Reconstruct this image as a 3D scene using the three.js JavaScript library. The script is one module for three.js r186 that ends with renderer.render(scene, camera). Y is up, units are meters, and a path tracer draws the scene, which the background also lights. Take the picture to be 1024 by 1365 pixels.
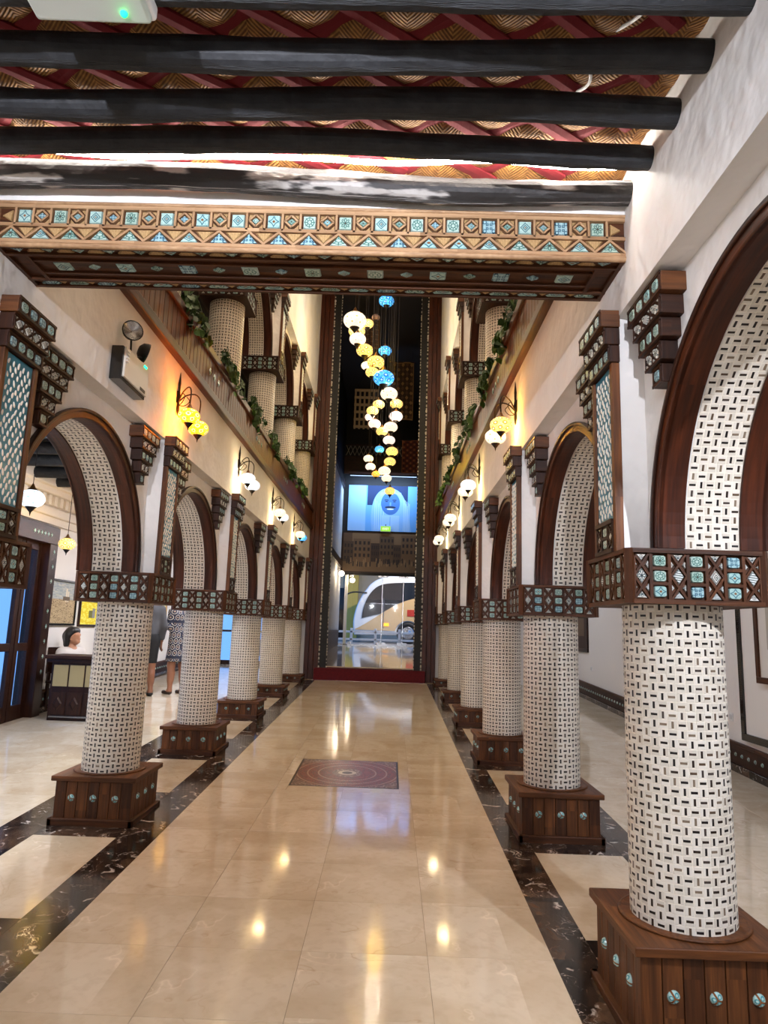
import * as THREE from 'three';
import { mergeGeometries } from 'three/addons/utils/BufferGeometryUtils.js';
import { RoundedBoxGeometry } from 'three/addons/geometries/RoundedBoxGeometry.js';
import { MarchingCubes } from 'three/addons/objects/MarchingCubes.js';
import { RectAreaLightUniformsLib } from 'three/addons/lights/RectAreaLightUniformsLib.js';

// ------------------------------------------------------------------ camera, sky, exposure
const scene = new THREE.Scene();
const camera = new THREE.PerspectiveCamera(73.5, 1024 / 1365, 0.05, 120);
camera.rotation.order = 'YXZ';
camera.position.set(0, 1.6, 0);
camera.rotation.set(THREE.MathUtils.degToRad(9.7213), THREE.MathUtils.degToRad(0.7785), THREE.MathUtils.degToRad(1.8489));
scene.background = new THREE.Color().setRGB(0.18, 0.45, 1.05);   // blue daylight outside the glass doors
const renderer = new THREE.WebGLRenderer({ antialias: true });
renderer.toneMapping = THREE.LinearToneMapping;
renderer.toneMappingExposure = 1.25;
renderer.shadowMap.enabled = true;
RectAreaLightUniformsLib.init();
const LIGHT = { nave: 12, aisleL: 84, aisleR: 24, atrium: 4.6, gallery: 7, strip: 42 };

// ------------------------------------------------------------------ measured layout (metres; depth = -z)
const NX = -0.41;                                  // centre line of the nave
const mir = X => 2 * NX - X;                       // right-row coordinate to left-row coordinate
const Z0 = 3.0575, SP = 2.3032, SLOPE = 0.0355;
const zk = k => Z0 + k * SP;                       // depth of column k
const floorY = d => SLOPE * d;
const plateY = d => 0.4396 + 0.0133 * d;           // pedestal tops
const CX = 1.2357, CR = 0.205, BELT = 0.2813, B1 = 1.737, B2 = 1.9595, ARCHY = 1.962, RO = 0.925, RI = 0.885;
const XU = 0.985, XW = 1.10, XA = 1.50, YO = 3.02, UP = 3.615;
const XL = -4.75, XR = 3.68;                       // outer aisle walls
const SIDES = ['right', 'left'];
const sgn = side => side === 'right' ? 1 : -1;     // direction from nave to aisle
const mx = (side, X) => side === 'right' ? X : mir(X);

// ------------------------------------------------------------------ helpers
let seed = 12345;
const rnd = () => { seed |= 0; seed = seed + 0x6D2B79F5 | 0; let t = Math.imul(seed ^ seed >>> 15, 1 | seed); t = t + Math.imul(t ^ t >>> 7, 61 | t) ^ t; return ((t ^ t >>> 14) >>> 0) / 4294967296; };
const rr = (a, b) => a + (b - a) * rnd();
const used = new Map();
const numbered = n => { const c = used.get(n) || 0; used.set(n, c + 1); return c ? `${n}_${String(c).padStart(3, '0')}` : n; };
function clean(g) {
  if (g.index) g = g.toNonIndexed();
  for (const k of Object.keys(g.attributes)) if (!['position', 'normal', 'uv'].includes(k)) g.deleteAttribute(k);
  return g;
}
const merge = list => list.length === 1 ? clean(list[0]) : mergeGeometries(list.map(clean), false);
function mesh(name, g, m, parent) {
  const o = new THREE.Mesh(Array.isArray(g) ? merge(g) : g, m);
  o.name = parent ? name : numbered(name); o.castShadow = o.receiveShadow = true;
  (parent || scene).add(o); return o;
}
function thing(name, label, category, pos = [0, 0, 0], turn = 0, group) {
  const o = new THREE.Group(); o.name = numbered(name); o.position.set(...pos); o.rotation.y = turn;
  o.userData = { label, category }; if (group) o.userData.group = group; scene.add(o); return o;
}
function tag(o, label, category, group) { o.userData.label = label; o.userData.category = category; if (group) o.userData.group = group; return o; }
function struct(name, g, m, label) { const o = mesh(name, g, m); o.userData.kind = 'structure'; if (label) { o.userData.label = label; o.userData.category = name.split('_')[0]; } return o; }
const stuff = o => { o.userData.kind = 'stuff'; return o; };
// box with uv in metres, v along its longest side
function bx(w, h, d, x = 0, y = 0, z = 0, rad = 0) {
  const g = clean(rad ? new RoundedBoxGeometry(w, h, d, 1, Math.min(rad, w * .45, h * .45, d * .45)) : new THREE.BoxGeometry(w, h, d));
  metreUV(g, [w, h, d]); g.translate(x, y, z); return g;
}
function metreUV(g, dims) {
  const p = g.attributes.position, n = g.attributes.normal, uv = g.attributes.uv, o1 = rnd() * 3, o2 = rnd() * 3;
  for (let i = 0; i < p.count; i++) {
    const a = [Math.abs(n.getX(i)), Math.abs(n.getY(i)), Math.abs(n.getZ(i))], c = [p.getX(i), p.getY(i), p.getZ(i)];
    const k = a[0] > a[1] && a[0] > a[2] ? 0 : a[1] > a[2] ? 1 : 2;
    let [s, t] = [0, 1, 2].filter(q => q !== k); if (dims[s] > dims[t]) [s, t] = [t, s];
    uv.setXY(i, c[s] + o1, c[t] + o2);
  }
}
// box given by its limits, X already mapped
function lim(x0, x1, y0, y1, z0, z1, rad = 0) {
  return bx(Math.abs(x1 - x0), Math.abs(y1 - y0), Math.abs(z1 - z0), (x0 + x1) / 2, (y0 + y1) / 2, (z0 + z1) / 2, rad);
}
// flat piece with bevelled rim, outline pts in the uv-plane, thickness t along +z
function piece(pts, t, bev = 0.15) {
  let cx = 0, cy = 0; for (const p of pts) { cx += p[0] / pts.length; cy += p[1] / pts.length; }
  const xs = pts.map(p => p[0]), ys = pts.map(p => p[1]), x0 = Math.min(...xs), y0 = Math.min(...ys), sx = Math.max(...xs) - x0, sy = Math.max(...ys) - y0;
  const top = pts.map(p => [cx + (p[0] - cx) * (1 - bev), cy + (p[1] - cy) * (1 - bev)]);
  const P = [], U = []; const put = (x, y, z) => { P.push(x, y, z); U.push((x - x0) / sx, (y - y0) / sy); };
  const n = pts.length;
  for (let i = 1; i < n - 1; i++) { put(...top[0], t); put(...top[i], t); put(...top[i + 1], t); }
  for (let i = 0; i < n; i++) { const j = (i + 1) % n; put(...pts[i], 0); put(...pts[j], 0); put(...top[j], t); put(...pts[i], 0); put(...top[j], t); put(...top[i], t); }
  const g = new THREE.BufferGeometry();
  g.setAttribute('position', new THREE.Float32BufferAttribute(P, 3)); g.setAttribute('uv', new THREE.Float32BufferAttribute(U, 2));
  g.computeVertexNormals(); return g;
}
const sq = (w, h, x = 0, y = 0) => [[x - w / 2, y - h / 2], [x + w / 2, y - h / 2], [x + w / 2, y + h / 2], [x - w / 2, y + h / 2]];
const oct = (w, h, x = 0, y = 0, c = .24) => { const a = w / 2, b = h / 2, p = w * c, q = h * c; return [[x - a + p, y - b], [x + a - p, y - b], [x + a, y - b + q], [x + a, y + b - q], [x + a - p, y + b], [x - a + p, y + b], [x - a, y + b - q], [x - a, y - b + q]]; };
const dia = (w, h, x = 0, y = 0) => [[x, y - h / 2], [x + w / 2, y], [x, y + h / 2], [x - w / 2, y]];
const bar2 = (x0, y0, x1, y1, w, t) => { const L = Math.hypot(x1 - x0, y1 - y0), g = bx(w, L, t, 0, 0, t / 2); g.rotateZ(-Math.atan2(x1 - x0, y1 - y0)); g.translate((x0 + x1) / 2, (y0 + y1) / 2, 0); return g; };
const at = (g, m) => { g = g.clone(); g.applyMatrix4(m); return g; };
const MX = (x, y, z, ry = 0, rx = 0) => new THREE.Matrix4().makeTranslation(x, y, z).multiply(new THREE.Matrix4().makeRotationY(ry)).multiply(new THREE.Matrix4().makeRotationX(rx));
const tube = (pts, r, seg = 24, rs = 6, closed = false) => clean(new THREE.TubeGeometry(new THREE.CatmullRomCurve3(pts.map(p => new THREE.Vector3(...p)), closed), seg, r, rs, closed));
const lathe = (pts, seg = 24) => clean(new THREE.LatheGeometry(pts.map(p => new THREE.Vector2(...p)), seg));
const cyl = (r0, r1, h, x, y, z, seg = 16) => { const g = clean(new THREE.CylinderGeometry(r0, r1, h, seg)); g.translate(x, y, z); return g; };
// value noise
const hash = (x, y, s) => { let h = Math.imul(x, 374761393) + Math.imul(y, 668265263) + Math.imul(s, 1442695041) | 0; h = Math.imul(h ^ h >>> 13, 1274126177); return ((h ^ h >>> 16) >>> 0) / 4294967296; };
function vnoise(x, y, s, per) {
  const xi = Math.floor(x), yi = Math.floor(y), fx = x - xi, fy = y - yi, u = fx * fx * (3 - 2 * fx), v = fy * fy * (3 - 2 * fy);
  const w = q => per ? ((q % per) + per) % per : q, H = (a, b) => hash(w(a), w(b), s);
  return (H(xi, yi) * (1 - u) + H(xi + 1, yi) * u) * (1 - v) + (H(xi, yi + 1) * (1 - u) + H(xi + 1, yi + 1) * u) * v;
}
function fbm(x, y, s, per, oct = 5) { let a = 0, w = .5, t = 0; for (let i = 0; i < oct; i++) { a += w * vnoise(x, y, s + i * 17, per); t += w; w *= .5; x *= 2; y *= 2; if (per) per *= 2; } return a / t; }
// texture from a per-pixel function returning sRGB 0..255
function dtex(n, fn, srgb = true, m = n) {
  const d = new Uint8Array(n * m * 4);
  for (let y = 0; y < m; y++) for (let x = 0; x < n; x++) { const c = fn(x / n, y / m); const i = (y * n + x) * 4; d[i] = c[0]; d[i + 1] = c[1]; d[i + 2] = c[2]; d[i + 3] = 255; }
  const t = new THREE.DataTexture(d, n, m); t.wrapS = t.wrapT = THREE.RepeatWrapping; t.magFilter = THREE.LinearFilter; t.minFilter = THREE.LinearMipmapLinearFilter; t.generateMipmaps = true;
  if (srgb) t.colorSpace = THREE.SRGBColorSpace; t.needsUpdate = true; return t;
}
function ctex(w, h, draw, srgb = true) {
  const c = document.createElement('canvas'); c.width = w; c.height = h; draw(c.getContext('2d'), w, h);
  const t = new THREE.CanvasTexture(c); t.wrapS = t.wrapT = THREE.RepeatWrapping; if (srgb) t.colorSpace = THREE.SRGBColorSpace; return t;
}
const mix = (a, b, t) => a.map((v, i) => v + (b[i] - v) * t);
const clamp = (v, a = 0, b = 1) => Math.min(b, Math.max(a, v));
const rep = (t, x, y = x) => { t.repeat.set(x, y); return t; };

// ------------------------------------------------------------------ materials
const S = o => new THREE.MeshStandardMaterial(o), P = o => new THREE.MeshPhysicalMaterial(o);
const woodMap = rep(dtex(512, (u, v) => {
  const g = fbm(u * 48, v * 3, 3, null, 3), b = fbm(u * 8, v * 2, 9, 8, 4), f = vnoise(u * 160, v * 8, 5);
  return mix([142, 106, 70], [54, 36, 22], clamp(g * .75 + b * .5 + f * .22 - .3)); }), 1.4);
const woodBump = rep(dtex(256, (u, v) => { const g = 255 * (fbm(u * 40, v * 3, 3, null, 3) * .6 + vnoise(u * 110, v * 6, 5) * .4); return [g, g, g]; }, false), 1.4);
const woodMapL = rep(dtex(512, (u, v) => { const g = fbm(u * 48, v * 3, 13, null, 3), b = fbm(u * 8, v * 2, 19, 8, 4), f = vnoise(u * 160, v * 8, 15); return mix([208, 186, 158], [138, 112, 86], clamp(g * .75 + b * .5 + f * .22 - .3)); }), 1.4);
const wood = (c, rough = .5) => P({ map: woodMap, color: c, roughness: rough, bumpMap: woodBump, bumpScale: .0012, specularIntensity: .7 });
const M = {};
M.wood = wood('#dcb288'); M.woodB = wood('#b88f6a'); M.woodC = wood('#e6bb90'); M.woodDark = wood('#7e5c44'); M.woodRed = wood('#a2684a', .42); M.woodDeep = wood('#6c4734', .4); M.woodFascia = wood('#e0a478', .45); M.woodTan = wood('#fff0c8', .6); M.woodCarve = wood('#f0dcc6', .55); M.woodTan.map = woodMapL; M.woodCarve.map = woodMapL;
M.planks = [M.wood, M.woodB, M.woodC];
const plasterBump = rep(dtex(512, (u, v) => { const g = 255 * clamp(fbm(u * 6, v * 6, 21, 6, 6) * .75 + fbm(u * 30, v * 30, 5, 30, 2) * .25); return [g, g, g]; }, false), .7);
const plasterMap = rep(dtex(512, (u, v) => mix([240, 238, 235], [222, 219, 215], clamp(fbm(u * 5, v * 5, 41, 5, 6) * 1.6 - .4))), .5);
M.plaster = S({ map: plasterMap, roughness: .75, bumpMap: plasterBump, bumpScale: .02 });
M.wall = S({ color: '#e9e5e0', roughness: .7, bumpMap: plasterBump, bumpScale: .003 });
M.moulding = S({ color: '#e6ded2', roughness: .7 });
function cream(u, v) {
  const wx = fbm(u * 6, v * 6, 61, 6, 5) - .5, wy = fbm(u * 6, v * 6, 71, 6, 5) - .5;
  const n = fbm(u * 8 + wx * 3, v * 8 + wy * 3, 81, null, 5), fine = fbm(u * 90, v * 90, 91, 90, 3);
  const r = Math.abs(fbm(u * 5 + wx * 2.4, v * 5 + wy * 2.4, 101, null, 4) - .5), vein = Math.exp(-r * 190) * clamp(fbm(u * 9, v * 9, 33, 9, 3) * 3 - 1.35);
  const r2 = Math.abs(fbm(u * 7 + wy * 3, v * 7 + wx * 3, 131, null, 4) - .5), dv = Math.exp(-r2 * 160) * clamp(fbm(u * 6, v * 6, 133, 6, 3) * 3 - 1.5);
  let c = mix([218, 204, 181], [199, 181, 154], clamp(n * 2 - .55)); c = mix(c, [184, 163, 134], clamp(fine * 1.6 - .75) * .4);
  c = mix(c, [246, 232, 210], vein * .7); return mix(c, [150, 112, 76], dv * .45);
}
M.cream = P({ map: rep(dtex(768, cream), .33), roughness: .075, specularIntensity: 1 });
function emper(u, v) {
  const wx = fbm(u * 6, v * 6, 161, 6, 5) - .5, wy = fbm(u * 6, v * 6, 171, 6, 5) - .5;
  const n = fbm(u * 10 + wx * 4, v * 10 + wy * 4, 181, null, 5);
  const r = Math.abs(fbm(u * 7 + wx * 5, v * 9 + wy * 5, 191, null, 5) - .5), vein = Math.exp(-r * 150) * clamp(fbm(u * 8, v * 8, 203, 8, 3) * 3.6 - 1.3);
  const bl = clamp(fbm(u * 16 + wx * 6, v * 16 + wy * 6, 211, null, 4) * 9 - 6.3);
  let c = mix([34, 26, 22], [92, 70, 54], clamp(n * 2.2 - .75)); c = mix(c, [222, 214, 206], clamp(vein * 1.3)); return mix(c, [206, 198, 190], bl * .9);
}
M.emper = P({ map: rep(dtex(768, emper), .8), roughness: .12 });
M.grout = S({ color: '#8d7c66', roughness: .8 });
// basket-weave mosaic: 18 x 18 cells of 35.8 mm
const CELL = 2 * Math.PI * CR / 36, TEXM = CELL * 18;
const barTones = [[28, 24, 24], [24, 20, 22], [44, 32, 26], [32, 28, 30], [92, 74, 58], [128, 112, 94], [70, 60, 56]];
const mosFn = bump => (u, v) => {
  const X = u * 18, Y = v * 18, i = Math.floor(X), j = Math.floor(Y); let a = X - i, b = Y - j; if ((i + j) & 1) [a, b] = [b, a];
  const q = hash(i, j, 7), q2 = hash(i, j, 8 + (b > .5 ? 1 : 0));
  const edge = Math.min(a, 1 - a, b, 1 - b) < .05, mid = Math.abs(b - .5) < .15, barIn = mid && Math.abs(a - .5) < .38;
  const strip = !mid && Math.abs(b - .5) > .19;
  if (bump) { const h = edge ? 40 : barIn ? 225 : strip ? 235 : 60; return [h, h, h]; }
  if (edge || (!strip && !barIn)) return [232, 224, 208];
  if (barIn) return barTones[Math.floor(q * q * barTones.length * .999 + (q > .5 ? .4 : 0)) % barTones.length];
  return mix([234, 228, 218], [216, 208, 196], q2);
};
M.mosaic = S({ map: dtex(1008, mosFn(false)), bumpMap: dtex(504, mosFn(true), false), bumpScale: .0016, roughness: .32 });
M.tileWhite = [S({ color: '#e6e0d4', roughness: .3 }), S({ color: '#dad3c5', roughness: .32 })];
M.tileBar = barTones.map(c => S({ color: new THREE.Color(`rgb(${c.join(',')})`), roughness: .3 }));
M.tileGrout = S({ color: '#f0e8d8', roughness: .85 });
// glazed tiles with painted motifs
function motif(kind, bg, ink, ink2) {
  return ctex(64, 64, (g) => {
    g.fillStyle = bg; g.fillRect(0, 0, 64, 64);
    for (let i = 0; i < 90; i++) { g.fillStyle = i & 1 ? 'rgba(255,255,255,.16)' : 'rgba(30,70,80,.13)'; g.fillRect(hash(i, kind, 1) * 64, hash(i, kind, 2) * 64, 2 + hash(i, kind, 3) * 6, 2 + hash(i, kind, 4) * 4); }
    g.strokeStyle = ink; g.lineWidth = 3.5; g.translate(32, 32);
    const ring = r => { g.beginPath(); g.arc(0, 0, r, 0, 7); g.stroke(); };
    if (kind === 0) { for (let k = 0; k < 4; k++) { g.rotate(Math.PI / 2); g.beginPath(); g.moveTo(0, -26); g.quadraticCurveTo(6, -6, 26, 0); g.stroke(); } g.fillStyle = ink2; g.beginPath(); g.arc(0, 0, 6, 0, 7); g.fill(); }
    if (kind === 1) { ring(22); ring(10); for (let k = 0; k < 8; k++) { g.rotate(Math.PI / 4); g.beginPath(); g.moveTo(10, 0); g.lineTo(27, 0); g.stroke(); } }
    if (kind === 2) { for (let k = 0; k < 4; k++) { g.rotate(Math.PI / 2); g.strokeRect(5, 5, 9, 9); g.beginPath(); g.arc(22, 22, 8, 0, 7); g.stroke(); } }
    if (kind === 3) { g.rotate(Math.PI / 4); g.strokeRect(-16, -16, 32, 32); g.strokeRect(-8, -8, 16, 16); g.fillStyle = ink2; g.fillRect(-3, -3, 6, 6); }
    if (kind === 4) { for (let k = 0; k < 8; k++) { g.rotate(Math.PI / 4); g.beginPath(); g.ellipse(14, 0, 10, 4.5, 0, 0, 7); g.stroke(); } g.fillStyle = ink2; g.beginPath(); g.arc(0, 0, 4, 0, 7); g.fill(); }
    if (kind === 5) { for (let y = -24; y < 26; y += 9) { g.beginPath(); g.moveTo(-26, y); g.lineTo(26, y + 5); g.stroke(); } }
  });
}
const glaze = (kind, bg, ink, ink2) => P({ map: motif(kind, bg, ink, ink2), roughness: .28, clearcoat: .4, clearcoatRoughness: .15 });
M.tq = [glaze(0, '#9cc2be', '#1b566a', '#7a4a2a'), glaze(1, '#b2c8be', '#2f665f', '#5a3a28'), glaze(2, '#98bcc2', '#174a64', '#3a2a22'), glaze(3, '#a8c8c0', '#225768', '#7c4630'), glaze(4, '#a4beb0', '#33655f', '#4a3020')];
M.pale = [glaze(3, '#e4e4dc', '#3a3a3a', '#221c1a'), glaze(5, '#d9dedb', '#4a5a5a', '#33302c'), glaze(4, '#e8e2d4', '#35505a', '#2c2622')];
M.turq = P({ color: '#2a7f98', roughness: .3, clearcoat: .4, clearcoatRoughness: .2 });
M.drop = P({ color: '#e2ded0', roughness: .3, clearcoat: .4, clearcoatRoughness: .2 });
M.knob = P({ map: ctex(64, 64, g => { g.fillStyle = '#a9ceca'; g.fillRect(0, 0, 64, 64); g.strokeStyle = '#7a4a26'; g.lineWidth = 9; for (const a of [.3, 2.2, 4.2]) { g.beginPath(); g.moveTo(32, 32); g.lineTo(32 + 40 * Math.cos(a), 32 + 40 * Math.sin(a)); g.stroke(); } g.strokeStyle = '#3f8f98'; g.lineWidth = 4; for (const a of [1.2, 3.2, 5.3]) { g.beginPath(); g.arc(32 + 16 * Math.cos(a), 32 + 16 * Math.sin(a), 8, 0, 7); g.stroke(); } }), roughness: .25, clearcoat: .5 });
M.iron = S({ color: '#1d1816', roughness: .5, metalness: .6 });
M.brass = S({ color: '#6d4a24', roughness: .4, metalness: .7 });
M.steel = S({ color: '#b9bcc0', roughness: .25, metalness: 1 });
M.black = S({ color: '#0b0b0c', roughness: .6 });
M.blackGloss = P({ color: '#0a0a0c', roughness: .15, clearcoat: .5 });
const logBump = rep(dtex(512, (u, v) => { const g = 255 * clamp(fbm(u * 8, v * 40, 311, 8, 4)); return [g, g, g]; }, false), 1);
M.log = S({ map: dtex(256, (u, v) => mix([18, 20, 24], [42, 44, 48], clamp(fbm(u * 8, v * 30, 313, 8, 4) * 1.8 - .5))), roughness: .68, bumpMap: logBump, bumpScale: .006 });
M.logPatchy = S({ map: dtex(256, (u, v) => mix([40, 38, 38], [176, 172, 168], clamp(fbm(u * 9, v * 9, 317, 9, 5) * 9 - 5.2))), roughness: .6, bumpMap: logBump, bumpScale: .008 });  // pale patches scattered over a dark grey log
M.mat = S({ map: rep(dtex(512, (u, v) => { // palm herringbone
  const a = u * 24, b = v * 24, s = (Math.floor(a / 3) & 1) ? a + b : a - b, f = Math.abs(((s * 1.6) % 1 + 1) % 1 - .5) * 2, n = fbm(u * 30, v * 30, 331, 30, 3);
  return mix([96, 58, 22], [206, 152, 80], clamp(f * .75 + n * .6 - .25)); }), 1.6), roughness: .75, bumpMap: rep(dtex(256, (u, v) => { const a = u * 24, b = v * 24, s = (Math.floor(a / 3) & 1) ? a + b : a - b, f = 255 * Math.abs(((s * 1.6) % 1 + 1) % 1 - .5) * 2; return [f, f, f]; }, false), 1.6), bumpScale: .004, side: THREE.DoubleSide });
M.strap = S({ color: '#78151f', roughness: .85, bumpMap: woodBump, bumpScale: .002 });
M.red = S({ map: dtex(256, (u, v) => mix([104, 8, 24], [72, 5, 16], fbm(u * 90, v * 90, 351, 90, 2))), roughness: .95 });
M.glass = P({ color: '#ffffff', transmission: 1, roughness: .02, thickness: 0, ior: 1.5 });
M.frost = P({ color: '#ffffff', transmission: 1, roughness: .03, thickness: 0, ior: 1.15 });
M.darkCeil = S({ color: '#1c1714', roughness: .8 });
M.whitePl = S({ color: '#e8e8e6', roughness: .4 });

// ------------------------------------------------------------------ fitting for the added ceiling lights
function panelLight(name, label, x, y, z, w, d, power, color = '#fff1dd', group, extra = 0) {
  const t = thing(name, label, 'ceiling light', [x, y, z], 0, group);
  mesh('frame', [bx(w + .06, .03, .03, 0, .005, d / 2 + .015), bx(w + .06, .03, .03, 0, .005, -d / 2 - .015), bx(.03, .03, d, w / 2 + .015, .005, 0), bx(.03, .03, d, -w / 2 - .015, .005, 0), bx(w + .06, .012, d + .06, 0, .02, 0)], M.whitePl, t);
  mesh('diffuser', bx(w, .01, d, 0, .005, 0), S({ color: '#ffffff', emissive: color, emissiveIntensity: 2.2 + extra, roughness: .6 }), t);
  const l = new THREE.RectAreaLight(color, power, w, d); l.rotation.x = -Math.PI / 2; l.position.y = -.012; t.add(l); l.castShadow = true;
  return t;
}

// ------------------------------------------------------------------ THE SETTING: floor (a gentle ramp)
const floor = new THREE.Group(); floor.name = 'floor'; floor.userData = { kind: 'structure', label: 'polished cream marble floor with dark marble bands', category: 'floor' }; scene.add(floor);
floor.rotation.x = Math.atan(SLOPE);
{
  mesh('bed', bx(XR - XL + .6, .2, 21.4, (XR + XL) / 2, -.1035, -7.2), M.grout, floor);
  const variants = new Map();
  const slab = (x0, x1, d0, d1, mat, name, uvw = 1) => {
    const w = Math.abs(x1 - x0) - .0018, d = Math.abs(d1 - d0) - .0018, v = Math.floor(rnd() * 7), key = [w.toFixed(3), d.toFixed(3), v].join();
    if (!variants.has(key)) { const g = clean(new THREE.BoxGeometry(w, .02, d)); const p = g.attributes.position, uv = g.attributes.uv, o = rnd() * 9, q = rnd() * 9; for (let i = 0; i < p.count; i++) uv.setXY(i, p.getX(i) * uvw + o, p.getZ(i) * uvw + q); variants.set(key, g); }
    const o = mesh(name, variants.get(key), mat, floor); o.position.set((x0 + x1) / 2, -.0095, -(d0 + d1) / 2); o.receiveShadow = true; return o;
  };
  const TX = (.80 + 1.525) / 4, TZ = .545, END = 14.62;
  const mX0 = -.85, mX1 = .124, mZ0 = 6.34, mZ1 = 7.385;
  for (let r = 0; ; r++) {
    const d0 = .195 + r * TZ, d1 = Math.min(END, d0 + TZ); if (d0 >= END - .05) break;
    for (let c = 0; c < 4; c++) {
      const x0 = -1.525 + c * TX, x1 = x0 + TX;
      if (x1 > mX0 && x0 < mX1 && d1 > mZ0 && d0 < mZ1) { // cut around the medallion
        if (x0 < mX0) slab(x0, mX0, d0, d1, M.cream, 'floor_tile');
        if (x1 > mX1) slab(mX1, x1, d0, d1, M.cream, 'floor_tile');
        const a = Math.max(x0, mX0), b = Math.min(x1, mX1);
        if (d0 < mZ0) slab(a, b, d0, mZ0, M.cream, 'floor_tile');
        if (d1 > mZ1) slab(a, b, mZ1, d1, M.cream, 'floor_tile');
      } else slab(x0, x1, d0, d1, M.cream, 'floor_tile');
    }
  }
  // behind the camera and beyond the ramp's end
  slab(-1.525, .8, -2.9, .195, M.cream, 'floor_tile'); 
  // bands along the nave, cross bands under the pedestals, cream slabs between
  for (const [a, b, e0, e1, f0, f1] of [[.80, 1.007, 1.007, 1.585, 1.585, 1.785], [-1.785, -1.525, -2.345, -1.785, -2.64, -2.345]]) {
    for (let d = -2.9; d < END; d += 1.752) { slab(a, b, d, Math.min(d + 1.752, END), M.emper, 'dark_band'); slab(f0, f1, d, Math.min(d + 1.752, 15), M.emper, 'dark_band'); }
    for (let k = -1; k < 6; k++) {
      const c0 = zk(k) - .49, c1 = zk(k) + .62;
      slab(e0, e1, c0, Math.min(c1, END), M.emper, 'dark_band');
      if (k < 5) { const n0 = c1, n1 = zk(k + 1) - .49; slab(e0, e1, n0, n1, M.cream, 'cream_panel'); }
    }
    slab(e0, e1, -2.9, zk(-1) - .49, M.cream, 'cream_panel');
  }
  // aisles
  const aisle = (x0, x1, n, dEnd) => { const w = (x1 - x0) / n; for (let d = -2.9; d < dEnd; d += .62) for (let c = 0; c < n; c++) slab(x0 + c * w, x0 + c * w + w, d, Math.min(d + .62, dEnd), M.cream, 'aisle_tile'); };
  aisle(1.785, XR - .02, 3, 15.1); aisle(XL + .14, -2.64, 3, 17.5);
  // mosaic medallion: brick-red rings of small stones on grey ground
  const med = mesh('medallion', (() => { const g = clean(new THREE.BoxGeometry(mX1 - mX0 - .004, .02, mZ1 - mZ0 - .004)); g.translate(0, 0, 0); return g; })(), P({ map: ctex(512, 512, (g) => {
    g.fillStyle = '#7c5a4c'; g.fillRect(0, 0, 512, 512); let q = 1;
    for (let r = 18; r < 370; r += 9) { const n = Math.max(6, Math.floor(r * 6.28 / 12)); for (let i = 0; i < n; i++) { const a = (i + (r % 2) / 2) / n * 6.283, s = hash(i, r, 5); q++;
      const band = (r > 80 && r < 262); g.fillStyle = band && s > .2 ? ['#7e3024', '#91402e', '#6a281e'][Math.floor(s * 3)] : s > .75 ? '#b6a690' : s > .35 ? '#857062' : '#5e4a42';
      if (band && Math.abs(((r - 120) % 54) - 27) < 5) g.fillStyle = '#b8a183';
      g.save(); g.translate(256 + r * Math.cos(a), 256 + r * Math.sin(a)); g.rotate(a); g.fillRect(-3.6, -5, 7.2, 10); g.restore(); } }
    g.strokeStyle = '#2e2622'; g.lineWidth = 10; g.strokeRect(4, 4, 504, 504); g.fillStyle = '#c9bda8'; g.beginPath(); g.ellipse(256, 256, 46, 40, 0, 0, 7); g.fill(); g.fillStyle = '#3a3430'; g.beginPath(); g.ellipse(256, 256, 26, 24, 0, 0, 7); g.fill();
  }), roughness: .3 }), floor);
  med.userData.label = 'round brick red and grey stone mosaic inlay'; med.position.set((mX0 + mX1) / 2, -.0095, -(mZ0 + mZ1) / 2);
}

// ------------------------------------------------------------------ walls
const archShape = (d0, d1, y0, y1, ks, lvl) => {        // wall in (depth, y) with arch openings cut from its lower edge
  const s = new THREE.Shape(); const cy = ARCHY + lvl;
  s.moveTo(d0, y1); s.lineTo(d0, y0);
  for (const k of ks) { const m = (zk(k) + zk(k + 1)) / 2; s.lineTo(m - RI, y0); s.lineTo(m - RI, cy); s.absarc(m, cy, RI, Math.PI, 0, true); s.lineTo(m + RI, y0); }
  s.lineTo(d1, y0); s.lineTo(d1, y1); s.lineTo(d0, y1); return s;
};
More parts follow.
